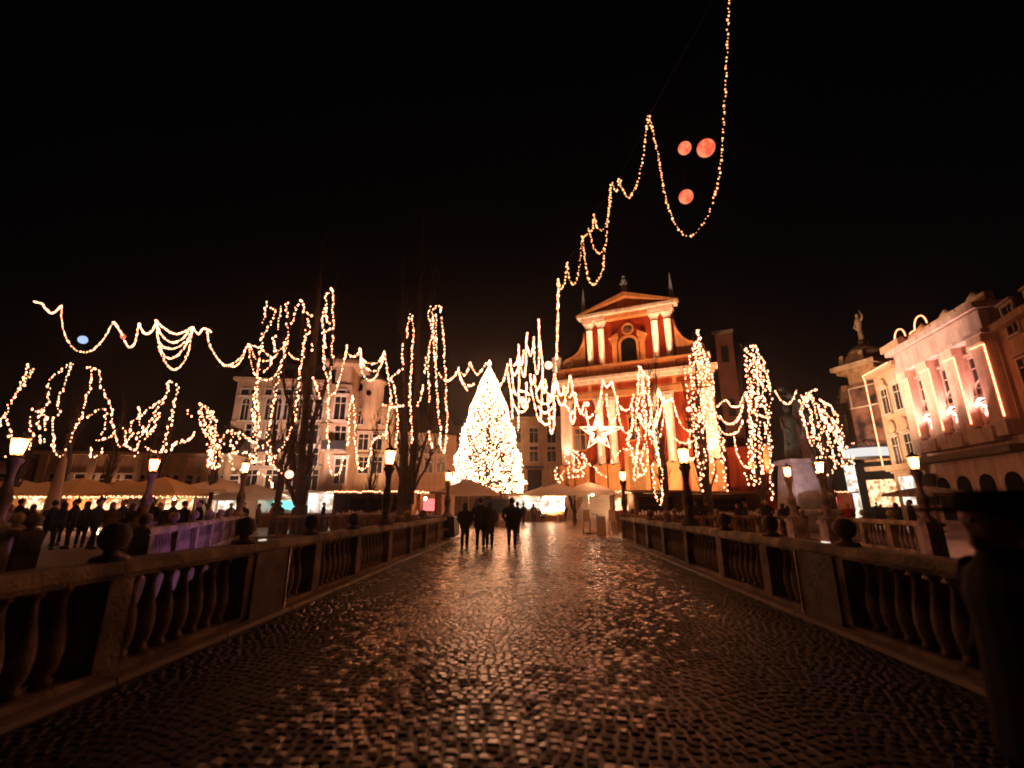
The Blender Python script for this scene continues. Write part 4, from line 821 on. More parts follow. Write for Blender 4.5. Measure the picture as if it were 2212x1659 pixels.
strings('light_chain', 'slanting rows of lights on the tree before the market hall', [(1, [(1170, 700), (1230, 745), (1205, 850), (1185, 960), (1150, 1080), (1130, 1180)]), (1, [(1165, 710), (1150, 800), (1070, 860), (1010, 910), (960, 950), (900, 1000), (900, 1080), (870, 1150)]), (1, [(1160, 800), (1080, 900), (1010, 1030), (950, 1100)]), (1, [(1100, 920), (1060, 1030), (1000, 1110)]), (1, [(960, 880), (970, 1000), (1030, 1080)]), (1, [(860, 1020), (880, 1150), (940, 1180)]), (1, [(950, 1100), (940, 1240)]), (1, [(1010, 1160), (1090, 1190), (1160, 1180), (1230, 1120), (1330, 1095)]), (1, [(920, 1060), (1000, 1050), (1060, 1040)]), (1, [(1350, 1050), (1310, 1100), (1200, 1150)])], 28, 2.7, 6, .6, group=GT, seed=18)
strings('light_chain', 'thick mass of lights covering the short tree left of the second lamp', [(1, [(1370, 860), (1380, 960), (1400, 1050), (1460, 1130), (1440, 1290)])]+[(1, [(1390+q*22, 860+q*14), (1400+q*22, 960+q*10), (1440+q*16, 1060), (1450+q*18, 1180), (1440+q*18, 1310)]) for q in range(5)]+[(1, [(1600, 1040), (1560, 1060), (1540, 1130)]), (1, [(1300, 910), (1330, 940)]), (1, [(1590, 1200), (1600, 1290), (1650, 1320), (1710, 1300), (1730, 1230), (1680, 1190), (1590, 1200)]), (1, [(1640, 1060), (1700, 1090), (1770, 1130)]), (1, [(1660, 1060), (1620, 1150), (1590, 1190)])], 28, 2.6, 6, .9, group=GT, seed=19)
strings('light_chain', 'chains of lights on the slim tree before the church', veil(4, (610, 690), (560, 1400), (760, 1500), 3, 3, .2)+[(4, [(605, 680), (600, 780), (590, 880), (600, 970), (640, 1050)]), (4, [(605, 680), (640, 720), (665, 760), (670, 860), (680, 960), (680, 1060)]), (4, [(620, 760), (640, 880), (650, 980), (670, 1080), (690, 1180)]), (4, [(600, 1070), (600, 1180), (590, 1280), (570, 1350), (580, 1420)]), (4, [(640, 1180), (620, 1280), (640, 1360), (590, 1380)]), (4, [(570, 860), (560, 960), (565, 1060), (540, 1160), (565, 1240), (570, 1300)]), (4, [(690, 1100), (720, 1230), (750, 1320), (755, 1420), (750, 1520), (740, 1560), (710, 1500), (700, 1400), (690, 1300)]), (4, [(680, 1090), (720, 1180), (740, 1300)]), (4, [(430, 1290), (470, 1240), (500, 1210), (545, 1210)]), (4, [(620, 690), (630, 790), (610, 900)]), (4, [(700, 1060), (690, 1120)]), (4, [(560, 1200), (530, 1160), (545, 1110)])], 26, 2.4, 5.2, .45, group=GT, seed=20)
strings('light_chain', 'loose pointed veil of lights on the tree at the right end of the church', veil(4, (985, 450), (905, 1300), (1150, 1450), 5, 1, .25)+[(4, [(985, 450), (990, 520), (960, 580), (930, 640), (935, 720), (950, 800)]), (4, [(985, 450), (980, 520), (1000, 590), (1030, 650), (1060, 720), (1070, 830)]), (4, [(990, 580), (985, 680), (990, 760)]), (4, [(890, 700), (895, 760)]), (4, [(905, 790), (920, 880), (960, 960), (950, 1020)]), (4, [(1040, 840), (1025, 960), (1030, 1060)]), (4, [(1060, 820), (1070, 900), (1085, 1000)]), (4, [(960, 1080), (1000, 1100), (1045, 1080)]), (4, [(980, 1180), (985, 1280), (1000, 1390), (1020, 1470)]), (4, [(1035, 1190), (1025, 1320), (1010, 1400)]), (4, [(1140, 1130), (1145, 1240), (1150, 1350), (1165, 1470)]), (4, [(1060, 1180), (1070, 1290), (1110, 1410)]), (4, [(1110, 1090), (1140, 1180), (1150, 1280)]), (4, [(940, 560), (970, 610), (1010, 640)]), (4, [(1000, 860), (1005, 960), (990, 1060)]), (4, [(1050, 900), (1060, 1000), (1110, 1120)]), (4, [(960, 520), (985, 600), (1020, 700), (1040, 800)])], 26, 2.3, 6.2, .8, group=GT, seed=21)
strings('light_chain', 'dense blunt tower of lights on the tree left of the monument', veil(5, (240, 320), (175, 1250), (360, 1350), 4, 2, .2)+[(5, [(180, 340), (185, 450), (190, 560), (200, 640), (205, 760), (215, 900), (215, 1050), (240, 1150), (240, 1290)]), (5, [(180, 340), (245, 315), (275, 380), (310, 450), (330, 540), (350, 640), (350, 760), (340, 900), (355, 1000), (350, 1150), (355, 1290), (360, 1380)]), (5, [(230, 330), (215, 450), (235, 560), (215, 650)]), (5, [(250, 340), (270, 450), (285, 560), (290, 620), (310, 720)]), (5, [(200, 350), (240, 430), (240, 540)]), (5, [(265, 390), (320, 520), (340, 620)]), (5, [(220, 900), (210, 1030), (205, 1130), (250, 1180)]), (5, [(290, 960), (310, 1030)]), (5, [(280, 1130), (295, 1200), (270, 1270)]), (5, [(330, 820), (320, 900), (340, 980)]), (5, [(270, 640), (260, 690), (300, 740)]), (5, [(180, 1200), (200, 1280)]), (5, [(225, 640), (215, 760), (230, 880), (220, 1000)]), (5, [(195, 540), (225, 600), (200, 700)])], 27, 2.4, 6, .75, group=GT, seed=22)
strings('light_chain', 'slanting rows of lights on the tree right of the monument', veil(5, (620, 650), (660, 1060), (920, 1200), 3, 4, .2)+[(5, [(600, 640), (610, 740), (640, 860), (650, 980), (700, 1030)]), (5, [(560, 700), (580, 830), (610, 940), (640, 1020)]), (5, [(650, 700), (700, 780), (760, 880), (820, 960), (840, 1020)]), (5, [(670, 720), (740, 800), (800, 850), (830, 920), (840, 990)]), (5, [(700, 760), (700, 860), (760, 960), (790, 1060)]), (5, [(620, 760), (650, 900), (680, 1000), (760, 1050)]), (5, [(840, 1050), (880, 1110), (870, 1180), (890, 1240)]), (5, [(900, 1070), (920, 1100), (915, 1170)]), (5, [(850, 1050), (920, 990)]), (5, [(665, 1140), (690, 1200), (750, 1215), (800, 1150), (780, 1090), (680, 1090), (665, 1140)]), (5, [(790, 1080), (820, 1130), (860, 1150)]), (5, [(770, 860), (820, 940), (830, 1040), (880, 1170)]), (5, [(720, 830), (790, 930), (800, 1010)]), (5, [(800, 770), (830, 860), (845, 940)]), (5, [(590, 700), (560, 790), (600, 860)])], 31, 2.5, 5.4, .7, group=GT, seed=23)
strings('light_chain', 'tangle of lights on the low rounded tree beside the church door', [(4, [(150, 1230), (200, 1260), (180, 1330), (230, 1340), (270, 1280), (200, 1220)]), (4, [(170, 1210), (230, 1230), (260, 1250), (250, 1320), (200, 1350)]), (4, [(75, 1330), (85, 1400), (105, 1420), (120, 1340)]), (4, [(290, 1300), (330, 1340), (400, 1390)]), (4, [(160, 1380), (230, 1380), (250, 1350)]), (4, [(190, 1240), (220, 1300), (215, 1360)]), (4, [(140, 1260), (160, 1320), (150, 1370)])], 42, 2.0, 4.6, .8, 'bulbf', group=GT, seed=24)

# globes and ornaments hung among the festoons
def globe(label, px, py, Y, rpx, m, wire=True):
    p = at(px, py, Y); r = rpx*Y/1004; t = thing('hanging_globe', label, 'globe light', p, 0, 'globes hung over the square')
    MB().ball((0, 0, 0), r, 20, 12).build('globe', M[m], t, True)
    MB().lathe([(r*.95, r*.22), (r*1.12, r*.2)], n=8).tube([(0, 0, r*1.1), (0, 0, r*1.1+.5)], .006, 3).build('cap', M['iron'], t)
globe('smaller upper red globe, left one of the pair', 1479, 320, 9, 16.5, 'ballred'); globe('larger upper red globe nearest the deep loop of lights', 1525, 320, 9, 22.5, 'ballred'); globe('lower red globe below the pair', 1482, 425, 9, 17.5, 'ballred')
globe('pink globe left of the church shoulder', 1185, 789, 26, 9.5, 'ballpink'); globe('tiny pink globe low in the light bundle by the Christmas tree', 1127, 864, 26, 8, 'ballpink'); globe('bright globe in the swags over the left church bay', 1268, 873, 26, 6, 'ballpink')
globe('small pink globe before the left church bay', 1237, 891, 26, 4.5, 'ballpink'); globe('pink globe before the right church bay', 1488, 884, 26, 6, 'ballpink'); globe('red globe in the row behind the upper left swag', 266, 727, 14, 6, 'ballred')
globe('pale blue oval globe in the upper left sky', 179, 734, 14, 10, 'litblue'); globe('small globe in the tangle below the church shoulder', 1191, 902, 26, 4.5, 'ballpink'); globe('orange lamp globe at the foot of the leaning tree', 625, 1025, 24, 9, 'ballpink')
# star ornament
p = at(1292, 935, 26); st = thing('star_ornament', 'glowing star ornament of light tubes hung before the church columns', 'star', p, 0)
tb = MB(); pts = []
for k in range(10):
    a = math.pi/2+k*math.pi/5; r = 1.05 if k % 2 == 0 else .42; pts.append((r*math.cos(a)+(.45 if k in (8,) else 0), 0, r*math.sin(a)))
pts.append(pts[0]); tb.tube(pts, .045, 5); tb.tube([(x*.62, -.15, z*.62) for x, _, z in pts], .04, 5); tb.tube([(x*.62, .15, z*.62) for x, _, z in pts], .04, 5)
tb.build('light_tube', M['bulbf'], st); fr = MB()
for k in range(5): fr.tube([(0, 0, 0), pts[k*2]], .015, 4)
fr.tube([pts[0], (0, 0, 2.6)], .01, 3); fr.build('frame', M['iron'], st)

# ------------------------------------------------------------------ Christmas tree
c0 = pos(1053, 50); xt = thing('christmas_tree', 'huge Christmas tree blanketed in bright white lights at the middle of the square', 'christmas tree', (c0[0], c0[1], 0))
ZB, ZT = 3.0, 17.3
def prof(q): return 4.0*(1-q)**(.47+.3*q)*(1 if q > .06 else .9)*(1+.05*math.sin(q*31))
nd = MB()
for i in range(9000):
    q = rnd.random()**1.25; r = prof(q)*(.75+.27*rnd.random()); a = rnd.uniform(0, 6.283); z = ZB+q*(ZT-ZB)
    d = Vector((math.cos(a), math.sin(a), -.35)); c = Vector((r*math.cos(a), r*math.sin(a), z)); l = rnd.uniform(.25, .5)
    sd = Vector((-math.sin(a), math.cos(a), rnd.uniform(-.4, .4)))*rnd.uniform(.08, .16); n = len(nd.v)
    nd.v += [tuple(c-d*l*.4-sd), tuple(c-d*l*.4+sd), tuple(c+d*l*.6)]; nd.f.append((n, n+1, n+2))
nd.build('crown', M['needle'], xt, kind='stuff')
MB().lathe([(0, .45), (3.2, .38), (17.0, .05)], n=10).build('trunk', M['bark'], xt, True)
bl = MB()
for i in range(3800):
    q = rnd.random()**1.3; a = rnd.uniform(0, 6.283); r = prof(q)*(.84+.24*rnd.random()); z = ZB+q*(ZT-ZB)-.1*rnd.random()
    s_ = rnd.choice((.035, .045, .06)); bl.octa((r*math.cos(a), r*math.sin(a), z), s_, s_*1.3)
for k in range(26):      # sagging strings give the bright squiggles
    a = k/26*6.283
    for j in range(80):
        q = j/80; aa = a+.5*math.sin(q*22+k*2.1)*(.35+q); r = prof(q)*1.02; bl.octa((r*math.cos(aa), r*math.sin(aa), ZB+q*(ZT-ZB)), .05)
bl.build('bulbs', M['bulbt'], xt, kind='stuff')
MB().octa((0, 0, ZT+.3), .22, .5).build('tip_light', M['bulbt'], xt)

# ------------------------------------------------------------------ parasols, stalls, tables
def parasol(label, x, y, w, z0, z1, m='canvas', rz=0, lights=False, sq=4, group='open parasols'):
    t = thing('parasol', label, 'parasol', (x, y, 0), rz, group)
    c = MB(); n = 8; a = w/2; ring = [(a, a), (0, a*1.0), (-a, a), (-a, 0), (-a, -a), (0, -a), (a, -a), (a, 0)] if sq == 4 else [(a*math.cos(k*math.pi/4), a*math.sin(k*math.pi/4)) for k in range(8)]
    c.v = [(0, 0, z1)]+[(p*.5, q*.5, z0+(z1-z0)*.56) for p, q in ring]+[(p, q, z0) for p, q in ring]+[(p, q, z0-.18) for p, q in ring]
    for k in range(n):
        k2 = (k+1) % n; c.f += [(0, 1+k, 1+k2), (1+k, 9+k, 9+k2, 1+k2), (9+k, 17+k, 17+k2, 9+k2)]
    c.build('canopy', M[m], t); MB().lathe([(0, .03), (z1+.1, .03)], n=6).build('pole', M['white'] if m == 'canvasw' else M['wood'], t)
    MB().box(-.35, .35, -.35, .35, 0, .08).build('base', M['stone_dark'], t)
    r_ = MB()
    for p, q in ring: r_.tube([(0, 0, z0+(z1-z0)*.35), (p*.6, q*.6, z0+(z1-z0)*.36)], .012, 3)
    r_.build('ribs', M['wood'], t)
    if lights:
        b = MB(); rr = ring+[ring[0]]
        for k in range(8):
            for j in range(5):
                q = j/5; b.octa((rr[k][0]*(1-q)+rr[k+1][0]*q, rr[k][1]*(1-q)+rr[k+1][1]*q, z0-.24), .035)
        b.build('edge_lights', M['bulbf'], t, kind='stuff')
    return t
Lz = [(20, 29, 3.9, 'tan parasol at the left edge of the square'), (168, 29, 4.3, 'wide tan parasol right of the folded one'), (262, 31, 4.2, 'tan parasol in the gap before the lit bay of the market hall'), (345, 28, 3.9, 'tan parasol below the second lamp'), (95, 33, 4.2, 'tan parasol half hidden behind the folded one')]
for px, Y, w_, la in Lz: x, y = pos(px, Y); parasol(la, x, y, w_, 2.35, 3.35, 'canvas', rnd.uniform(-.15, .15), True)
for px, Y, w_, z0, z1, la in ((468, 31, 3.6, 2.6, 3.4, 'cream parasol lit white from below, right of the tan ones'), (545, 33, 4.0, 2.1, 3.1, 'cream parasol behind the side bridge lamp'), (1012, 33, 4.2, 2.45, 3.4, 'cream parasol before the foot of the Christmas tree'), (1205, 44, 5.4, 2.6, 3.6, 'white parasol far off beside the church steps'), (1170, 50, 4.5, 2.6, 3.5, 'second white parasol far off, nearer the Christmas tree')):
    x, y = pos(px, Y); parasol(la, x, y, w_, z0, z1, 'canvasw', 0, False)
x, y = pos(1272, 27.5); parasol('cream parasol over a high table at the end of the right parapet', x, y, 2.5, 2.35, 2.95, 'canvasw', .15)
t = thing('high_table', 'white high table under the cafe parasol at the bridge end', 'table', (x+.35, y-.5, 0)); MB().lathe([(1.05, .35), (1.09, .35)], n=14).build('tabletop', M['white'], t); MB().lathe([(0, .25), (.04, .25), (.06, .04), (1.04, .04)], n=8).build('leg', M['white'], t)
for k, (dx, la) in enumerate(((-.35, 'white draped chair left of the high table'), (1.1, 'white draped chair right of the high table'))):
    t = thing('bar_chair', la, 'chair', (x+dx+.1, y-.8, 0), 0, 'draped chairs at the cafe'); MB().box(-.2, .2, -.2, .2, .7, .78).build('seat', M['white'], t)
    MB().box(-.2, .2, .14, .2, .78, 1.35, (.03, 0)).build('backrest', M['canvasw'], t)
    for a in (-.17, .17):
        for b in (-.17, .17): MB().tube([(a*1.25, b*1.25, 0), (a, b, .7)], .022, 5).build('leg', M['white'], t)
t = thing('menu_board', 'white folding menu board beside the cafe parasol', 'board', (x+.45, y-1.6, 0)); MB().prism([(-.25, 0), (.25, 0), (.22, 1.0), (-.22, 1.0)], -.02, .0).build('front_panel', M['white'], t); o = MB().prism([(-.25, 0), (.25, 0), (.22, 1.0), (-.22, 1.0)], .25, .27).build('rear_panel', M['white'], t)
light('cafe_lamp', 'POINT', (x+.2, y-.3, 2.2), 45, (1, .62, .4), .1); cl = thing('cafe_lantern', 'small lit lantern hanging under the cafe parasol', 'lantern', (x+.2, y-.3, 2.2)); MB().ball((0, 0, 0), .08).build('globe', M['lamp'], cl); MB().tube([(0, 0, .08), (0, 0, .3)], .008, 3).build('wire', M['iron'], cl)
# folded parasol, far left
x, y = pos(112, 20); t = thing('folded_parasol', 'tall folded cream parasol standing among the tan ones', 'parasol', (x, y, 0))
MB().lathe([(1.0, .10), (1.1, .30), (1.7, .26), (2.6, .2), (3.6, .13), (3.9, .04)], n=9).build('canopy', M['canvasw'], t, True); MB().lathe([(0, .04), (4.0, .03)], n=6).build('pole', M['white'], t)
# market stalls
def stall(label, px, Y, w_, h, d, lit, roofm='wood', wallm='wood', rlights=True, rz=0, lamp_e=0, counter='wood', lc=(1, .62, .38)):
    x, y = pos(px, Y); t = thing('market_stall', label, 'stall', (x, y, 0), rz, 'market stalls'); a = w_/2
    MB().box(-a, a, 0, .06, 0, .95).box(-a, a, -.12, .3, .96, 1.02).build('counter', M[counter], t)
    MB().box(-a, a, d-.06, d, 0, h).build('back_wall', M[wallm], t)
    for s_ in (-1, 1): MB().box(s_*a-.04, s_*a+.04, .07, d-.07, 0, h).build('side_wall', M[wallm], t); MB().box(s_*a-.06, s_*a+.06, -.08, .04, 1.03, h).build('post', M[wallm], t)
    MB().prism([(-a-.3, h+.02), (a+.3, h+.02), (a+.3, h+.14), (-a-.3, h+.14)], -.5, d+.2).build('roof', M[roofm], t)
    MB().box(-a+.15, a-.15, d-.14, d-.07, 1.25, h-.25).build('lit_shelf', M[lit], t)
    for k in range(3): MB().box(-a+.1, a-.1, d-.45, d-.15, 1.2+k*.38, 1.22+k*.38).build('shelf', M['wood'], t)
    goods = MB()
    for k in range(int(w_*5)): gx = -a+.2+k*.19; goods.box(gx, gx+.12, .0, .14, 1.025, 1.03+rnd.uniform(.08, .3), (.02, .02))
    goods.build('goods', M['coatr' if rnd.random() < .3 else 'white'], t, kind='stuff')
    if rlights:
        b = MB()
        for k in range(int(w_*7)): b.octa((-a-.25+k/7.0*1.06, -.53, h+.1+rnd.uniform(-.05, .05)), .05)
        b.build('roof_lights', M['bulbf'], t, kind='stuff')
    if lamp_e: light('stall_lamp', 'POINT', (x, y+.4, h-.3), lamp_e, lc, .15); MB().ball((0, .4, h-.25), .08).build('bulb', M['lamp'], t)
    return t
stall('long dark wooden stall with a row of lights along its roof', 815, 29, 5.6, 2.3, 2.2, 'dark', lamp_e=0)
stall('stall with red lit wares at the left parapet end', 915, 28, 1.5, 2.25, 1.6, 'litred', lamp_e=25)
stall('stall with turquoise lit display', 600, 34, 3.2, 2.4, 2, 'litcyan', roofm='canvasw', wallm='white', rlights=False, lamp_e=30, lc=(.7, .95, 1))
stall('white lit stall under the cream parasol', 480, 36, 3.6, 2.4, 2, 'litwhite', 'canvasw', 'white', False, lamp_e=140, lc=(1, .9, .8))
stall('stall glowing white left of the dark wooden stall', 700, 35, 2.6, 2.5, 2, 'litwhite', 'canvasw', 'white', False, lamp_e=140, lc=(.9, .92, 1))
stall('warm stall near the left edge', 60, 34, 5, 2.3, 2, 'litwarm', lamp_e=520); stall('warm stall right of the folded parasol', 210, 34, 5, 2.3, 2, 'litwarm', lamp_e=520); stall('warm stall with crowded shelves before the market hall', 365, 34, 4, 2.3, 2, 'litwarm', lamp_e=520)
stall('dark stall with dim roof right of the cafe', 1425, 29, 3.0, 2.35, 2, 'dark', lamp_e=0, rlights=False); stall('wide dark stall before the right end of the church', 1560, 30, 5.0, 2.3, 2, 'dark', rlights=False)
stall('small brightly lit drinks stall left of the dark stalls', 1352, 30, 1.5, 2.3, 1.5, 'litwarm', lamp_e=45); stall('red lit stall below the tree right of the monument', 1800, 42, 3.4, 2.6, 2, 'litred', lamp_e=30)
stall('white lit stall far off at the foot of the Christmas tree', 1135, 47, 3.5, 2.5, 2, 'litwhite', 'canvasw', 'white', False, lamp_e=140); stall('pale lit stall far off', 1190, 48, 2.6, 2.4, 2, 'litwhite', 'canvasw', 'white', False, lamp_e=40)
t = thing('tarpaulin_stack', 'pile of goods under a blue grey tarpaulin below the Christmas tree', 'pile', (*pos(1080, 40), 0)); MB().box(-2.6, 1.6, -1, 1, 0, 2.1, (.5, .5)).build('cover', M['bluecloth'], t); MB().box(-2.7, 1.7, -1.1, 1.1, 0, .3).build('pallet', M['wood'], t)
t = thing('notice_box', 'pale box with a notice beside the walking couple', 'box', (*pos(1086, 36), 0)); MB().box(-.35, .35, -.2, .2, 0, 1.0).build('case', M['beige'], t); MB().box(-.2, .2, -.22, -.202, .45, .85).build('notice', M['white'], t)
t = thing('dark_cart', 'dark cart parked at the end of the left parapet', 'cart', (*pos(965, 21.5), 0)); MB().box(-.9, .5, -.5, .9, .25, 1.1, (.05, .05)).build('body', M['iron'], t)
for a in (-.6, .3): MB().lathe([(-.05, .25), (.05, .25)], n=12).build('wheel', M['iron'], t).location = (a, -.3, .27)
MB().box(-.4, .2, -.52, -.5, .5, .58).build('reflector', M['white'], t)
# cafe parasol before the palace
x, y = pos(2010, 30); parasol('dark open parasol before the shop window of the palace', x, y, 3.2, 2.3, 2.75, 'stone', .2)

# floodlights added for the light that spills from stalls and lamps onto the facades
floodlight((*pos(560, 38), 0), at(610, 900, 47), 12000, (1, .66, .50), 'floodlight aimed at the tall corner house', 80)
floodlight((*pos(728, 40), 0), at(735, 920, 48), 9000, (1, .55, .55), 'floodlight aimed at the corner turret', 50)
floodlight((*pos(820, 44), 0), at(810, 900, 54), 9000, (1, .62, .38), 'floodlight aimed at the gabled house', 70)
floodlight((*pos(1835, 44), 0), at(1875, 880, 53), 6500, (1, .66, .40), 'floodlight aimed at the corner store', 60)
floodlight(ch.world(0, -11, 0), ch.world(0, 0, 8), 6500, (1, .52, .27), 'floodlight low before the middle of the church steps', 130)
floodlight((*pos(1700, 31), 0), (mo.location.x, mo.location.y, 6), 1500, (1, .78, .78), 'floodlight aimed at the monument', 60)
floodlight((*pos(250, 34.5), 0), at(250, 1000, 42), 3500, (1, .55, .28), 'unseen floodlight added behind the warm stalls', 120)
# purple and pink spots over the side bridges
def spot_post(label, x, y, aim, e, c, sp=80):
    t = thing('spotlight', label, 'spotlight', (x, y, 0), 0, 'coloured spotlights'); MB().lathe([(0, .12), (.05, .12), (.07, .04), (2.9, .03)], n=8).build('pole', M['iron'], t); MB().box(-.12, .12, -.12, .12, 2.9, 3.1).build('housing', M['iron'], t)
    light('coloured_beam', 'SPOT', (x, y, 2.85), e, c, .08, aim, sp, .7)
spot_post('purple spotlight on a thin pole on the left side bridge', -6.2, 9.6, (-10.5, 15, .3), 60, (.75, .30, 1), 75) if False else None
light('purple_beam', 'SPOT', (-4.6, 15.2, -.8), 700, (.52, .20, .85), .1, (-10.2, 14.5, .5), 95, .8)
t = thing('spotlight', 'purple spotlight fixed below the left parapet', 'spotlight', (-4.45, 15.2, -.8), 0, 'coloured spotlights'); MB().box(-.12, .12, -.12, .12, -.1, .1).build('housing', M['iron'], t); MB().box(.0, .15, -.03, .03, .1, .4).build('bracket', M['iron'], t)
light('pink_beam', 'SPOT', (4.6, 15.2, -.8), 130, (1, .40, .42), .1, (12.8, 17.5, .5), 95, .8)
t = thing('spotlight', 'pink spotlight fixed below the right parapet', 'spotlight', (4.45, 15.2, -.8), 0, 'coloured spotlights'); MB().box(-.12, .12, -.12, .12, -.1, .1).build('housing', M['iron'], t); MB().box(-.15, 0, -.03, .03, .1, .4).build('bracket', M['iron'], t)

# ------------------------------------------------------------------ people
def fused(mb, name, m, vox):
    me = mb.mesh(name, m); o = bpy.data.objects.new(name, me); col.objects.link(o)
    md = o.modifiers.new('r', 'REMESH'); md.mode = 'VOXEL'; md.voxel_size = vox; md.use_smooth_shade = True
    sm_ = o.modifiers.new('s', 'SMOOTH'); sm_.factor = .6; sm_.iterations = 3
    dg = bpy.context.evaluated_depsgraph_get(); nm = bpy.data.meshes.new_from_object(o.evaluated_get(dg)); nm.name = name
    bpy.data.objects.remove(o); return nm
def loft(mb, secs, n=12):
    b = len(mb.v)
    for cx, cy, z, rx, ry in secs:
        for k in range(n): a = 2*math.pi*k/n; mb.v.append((cx+rx*math.cos(a), cy+ry*math.sin(a), z))
    for i in range(len(secs)-1):
        for k in range(n): k2 = (k+1) % n; mb.f.append((b+i*n+k, b+i*n+k2, b+(i+1)*n+k2, b+(i+1)*n+k))
    mb.f.append(tuple(b+k for k in reversed(range(n)))); mb.f.append(tuple(b+(len(secs)-1)*n+k for k in range(n)))
def make_person(label, h=1.76, stride=.15, coat='coat', coatlen=.85, hairk='short', wide=1.0, vox=.022, hat=False, tilt=0, tr='trouser'):
    k = h/1.76; t = thing('person', label, 'person'); W = wide
    b = MB()      # whole body, one surface
    b.ball((0, .01+tilt, 1.64*k), .098*k, 14, 10, sy=1.15, sz=1.25); b.tube([(0, .01, 1.42*k), (0, .015, 1.56*k)], [.065*k, .055*k], 10)
    b.ball((0, .125*k+tilt, 1.625*k), .018*k, 8, 6, sz=1.5); b.ball((0, .10*k+tilt, 1.575*k), .03*k, 8, 6, sz=.6); b.ball((0, .095*k+tilt, 1.535*k), .035*k, 8, 6)
    for s_ in (-1, 1): b.ball((s_*.1*k, 0, 1.635*k), .025*k, 8, 6, sx=.4, sz=1.3)
    loft(b, [(0, 0, .86*k, .15*W, .11), (0, 0, 1.0*k, .145*W, .11), (0, 0, 1.15*k, .135*W, .10), (0, 0, 1.3*k, .17*W, .12), (0, 0, 1.42*k, .15*W, .09), (0, 0, 1.47*k, .07, .06)])
    st_ = stride
    legs = []
    for s_ in (-1, 1):
        f_ = s_*st_; hip = Vector((s_*.09*W, 0, .9*k)); kn = Vector((s_*.09*W, f_*.6+.03, .48*k)); an = Vector((s_*.09*W, f_, .09*k)); legs.append((hip, kn, an))
        b.tube([hip, kn, an], [.085, .055, .04], 10); b.tube([an+Vector((0, -.05, -.03)), an+Vector((0, .16, -.05))], [.045, .035], 8)
        sh = Vector((s_*.19*W, 0, 1.4*k)); el = Vector((s_*.27*W, -.06, 1.12*k)); wr = Vector((s_*.16*W, .05, .97*k)); b.tube([sh, el, wr], [.05, .04, .03], 8)
        b.tube([wr, wr+Vector((-s_*.02, .01, -.06))], [.03, .032], 8)
    obj('body', fused(b, 'body', M['skin'], vox*.8), t)
    c = MB(); zl = coatlen*k
    loft(c, [(0, 0, zl, .215*W, .165), (0, 0, zl+.15, .205*W, .155), (0, 0, 1.0*k, .19*W, .145), (0, 0, 1.15*k, .185*W, .14), (0, 0, 1.3*k, .205*W, .15), (0, 0, 1.40*k, .195*W, .125), (0, 0, 1.46*k, .12, .10), (0, 0, 1.52*k, .088, .085)], 14)
    for s_ in (-1, 1):
        c.tube([(s_*.17*W, 0, 1.41*k), (s_*.235*W, -.01, 1.33*k), (s_*.285*W, -.06, 1.12*k), (s_*.20*W, .05, .97*k)], [.075, .075, .064, .056], 10)
    obj('coat', fused(c, 'coat', M[coat], vox), t)
    l = MB()
    for hip, kn, an in legs: l.tube([hip, kn, an+Vector((0, 0, .02))], [.105*W, .072, .062], 10)
    l.box(-.14*W, .14*W, -.09, .09, .8*k, .93*k); obj('trousers', fused(l, 'trousers', M[tr], vox), t)
    for hip, kn, an in legs:
        s_ = MB(); s_.tube([an+Vector((0, -.06, -.035)), an+Vector((0, .04, -.03)), an+Vector((0, .18, -.055))], [.05, .055, .035], 10); s_.box(an.x-.04, an.x+.04, an.y-.09, an.y+.18, 0, .04); obj('shoe', fused(s_, 'shoe', M['shoe'], vox*.8), t)
    hh = MB()
    if hairk == 'long': hh.ball((0, -.02+tilt, 1.66*k), .112*k, 12, 8, sy=1.1, sz=1.15); loft(hh, [(0, -.07, 1.38*k, .09, .04), (0, -.06, 1.5*k, .105, .06), (0, -.04, 1.62*k, .11, .09)])
    else: hh.ball((0, -.02+tilt, 1.675*k), .108*k, 12, 8, sy=1.1, sz=1.1)
    obj('hair', fused(hh, 'hair', M['hair'], vox), t)
    if hat:
        MB().lathe([(1.685*k, .245), (1.70*k, .25), (1.71*k, .13), (1.765*k, .12), (1.785*k, .10), (1.79*k, .03)], 0, 0, 0, 20, 1, 1.12).build('hat', M['felt'], t, True)
        for s_ in (-1, 1): MB().ball((s_*.034, .108+tilt, 1.645*k), .013, 8, 6).build('eye', M['white'], t)
    return t
V = dict(man=make_person('', 1.82, .14, 'coat', .82), woman=make_person('', 1.68, .1, 'coat', .78, 'long', .92), longc=make_person('', 1.72, .08, 'coatg', .55, 'long', .95),
         big=make_person('', 1.86, .06, 'coat', .72, 'short', 1.22), red=make_person('', 1.72, .05, 'coatr', .8), navy=make_person('', 1.76, .22, 'coatb', .8), still=make_person('', 1.74, 0, 'coatb', .75, 'long', 1.05))
used = set()
def put(k, x, y, rz, label, s=1, group='people on the bridge and square'):
    if k in used: o = dup(V[k], (x, y, 0), rz, label, s)
    else: used.add(k); o = V[k]; o.location = (x, y, 0); o.rotation_euler = (0, 0, rz); o['label'] = label; o.scale = (s,)*3
    o['group'] = group; return o
def putp(k, px, py, rz, label, s=1): g = gnd(px, py); return put(k, g.x, g.y, rz, label, s)
putp('woman', 1003, 1187, .05, 'woman in dark clothes walking away, leftmost of the group of three'); putp('big', 1037, 1187, -.05, 'tall man in a dark coat walking away in the middle of the group of three'); putp('longc', 1057, 1184, 0, 'person in a long dark coat walking close on the right of the tall man')
putp('big', 1106, 1186, 0, 'broad person in a dark coat walking away alone, right of the group'); putp('navy', 1118, 1158, .2, 'person half hidden on the right of the broad walker')
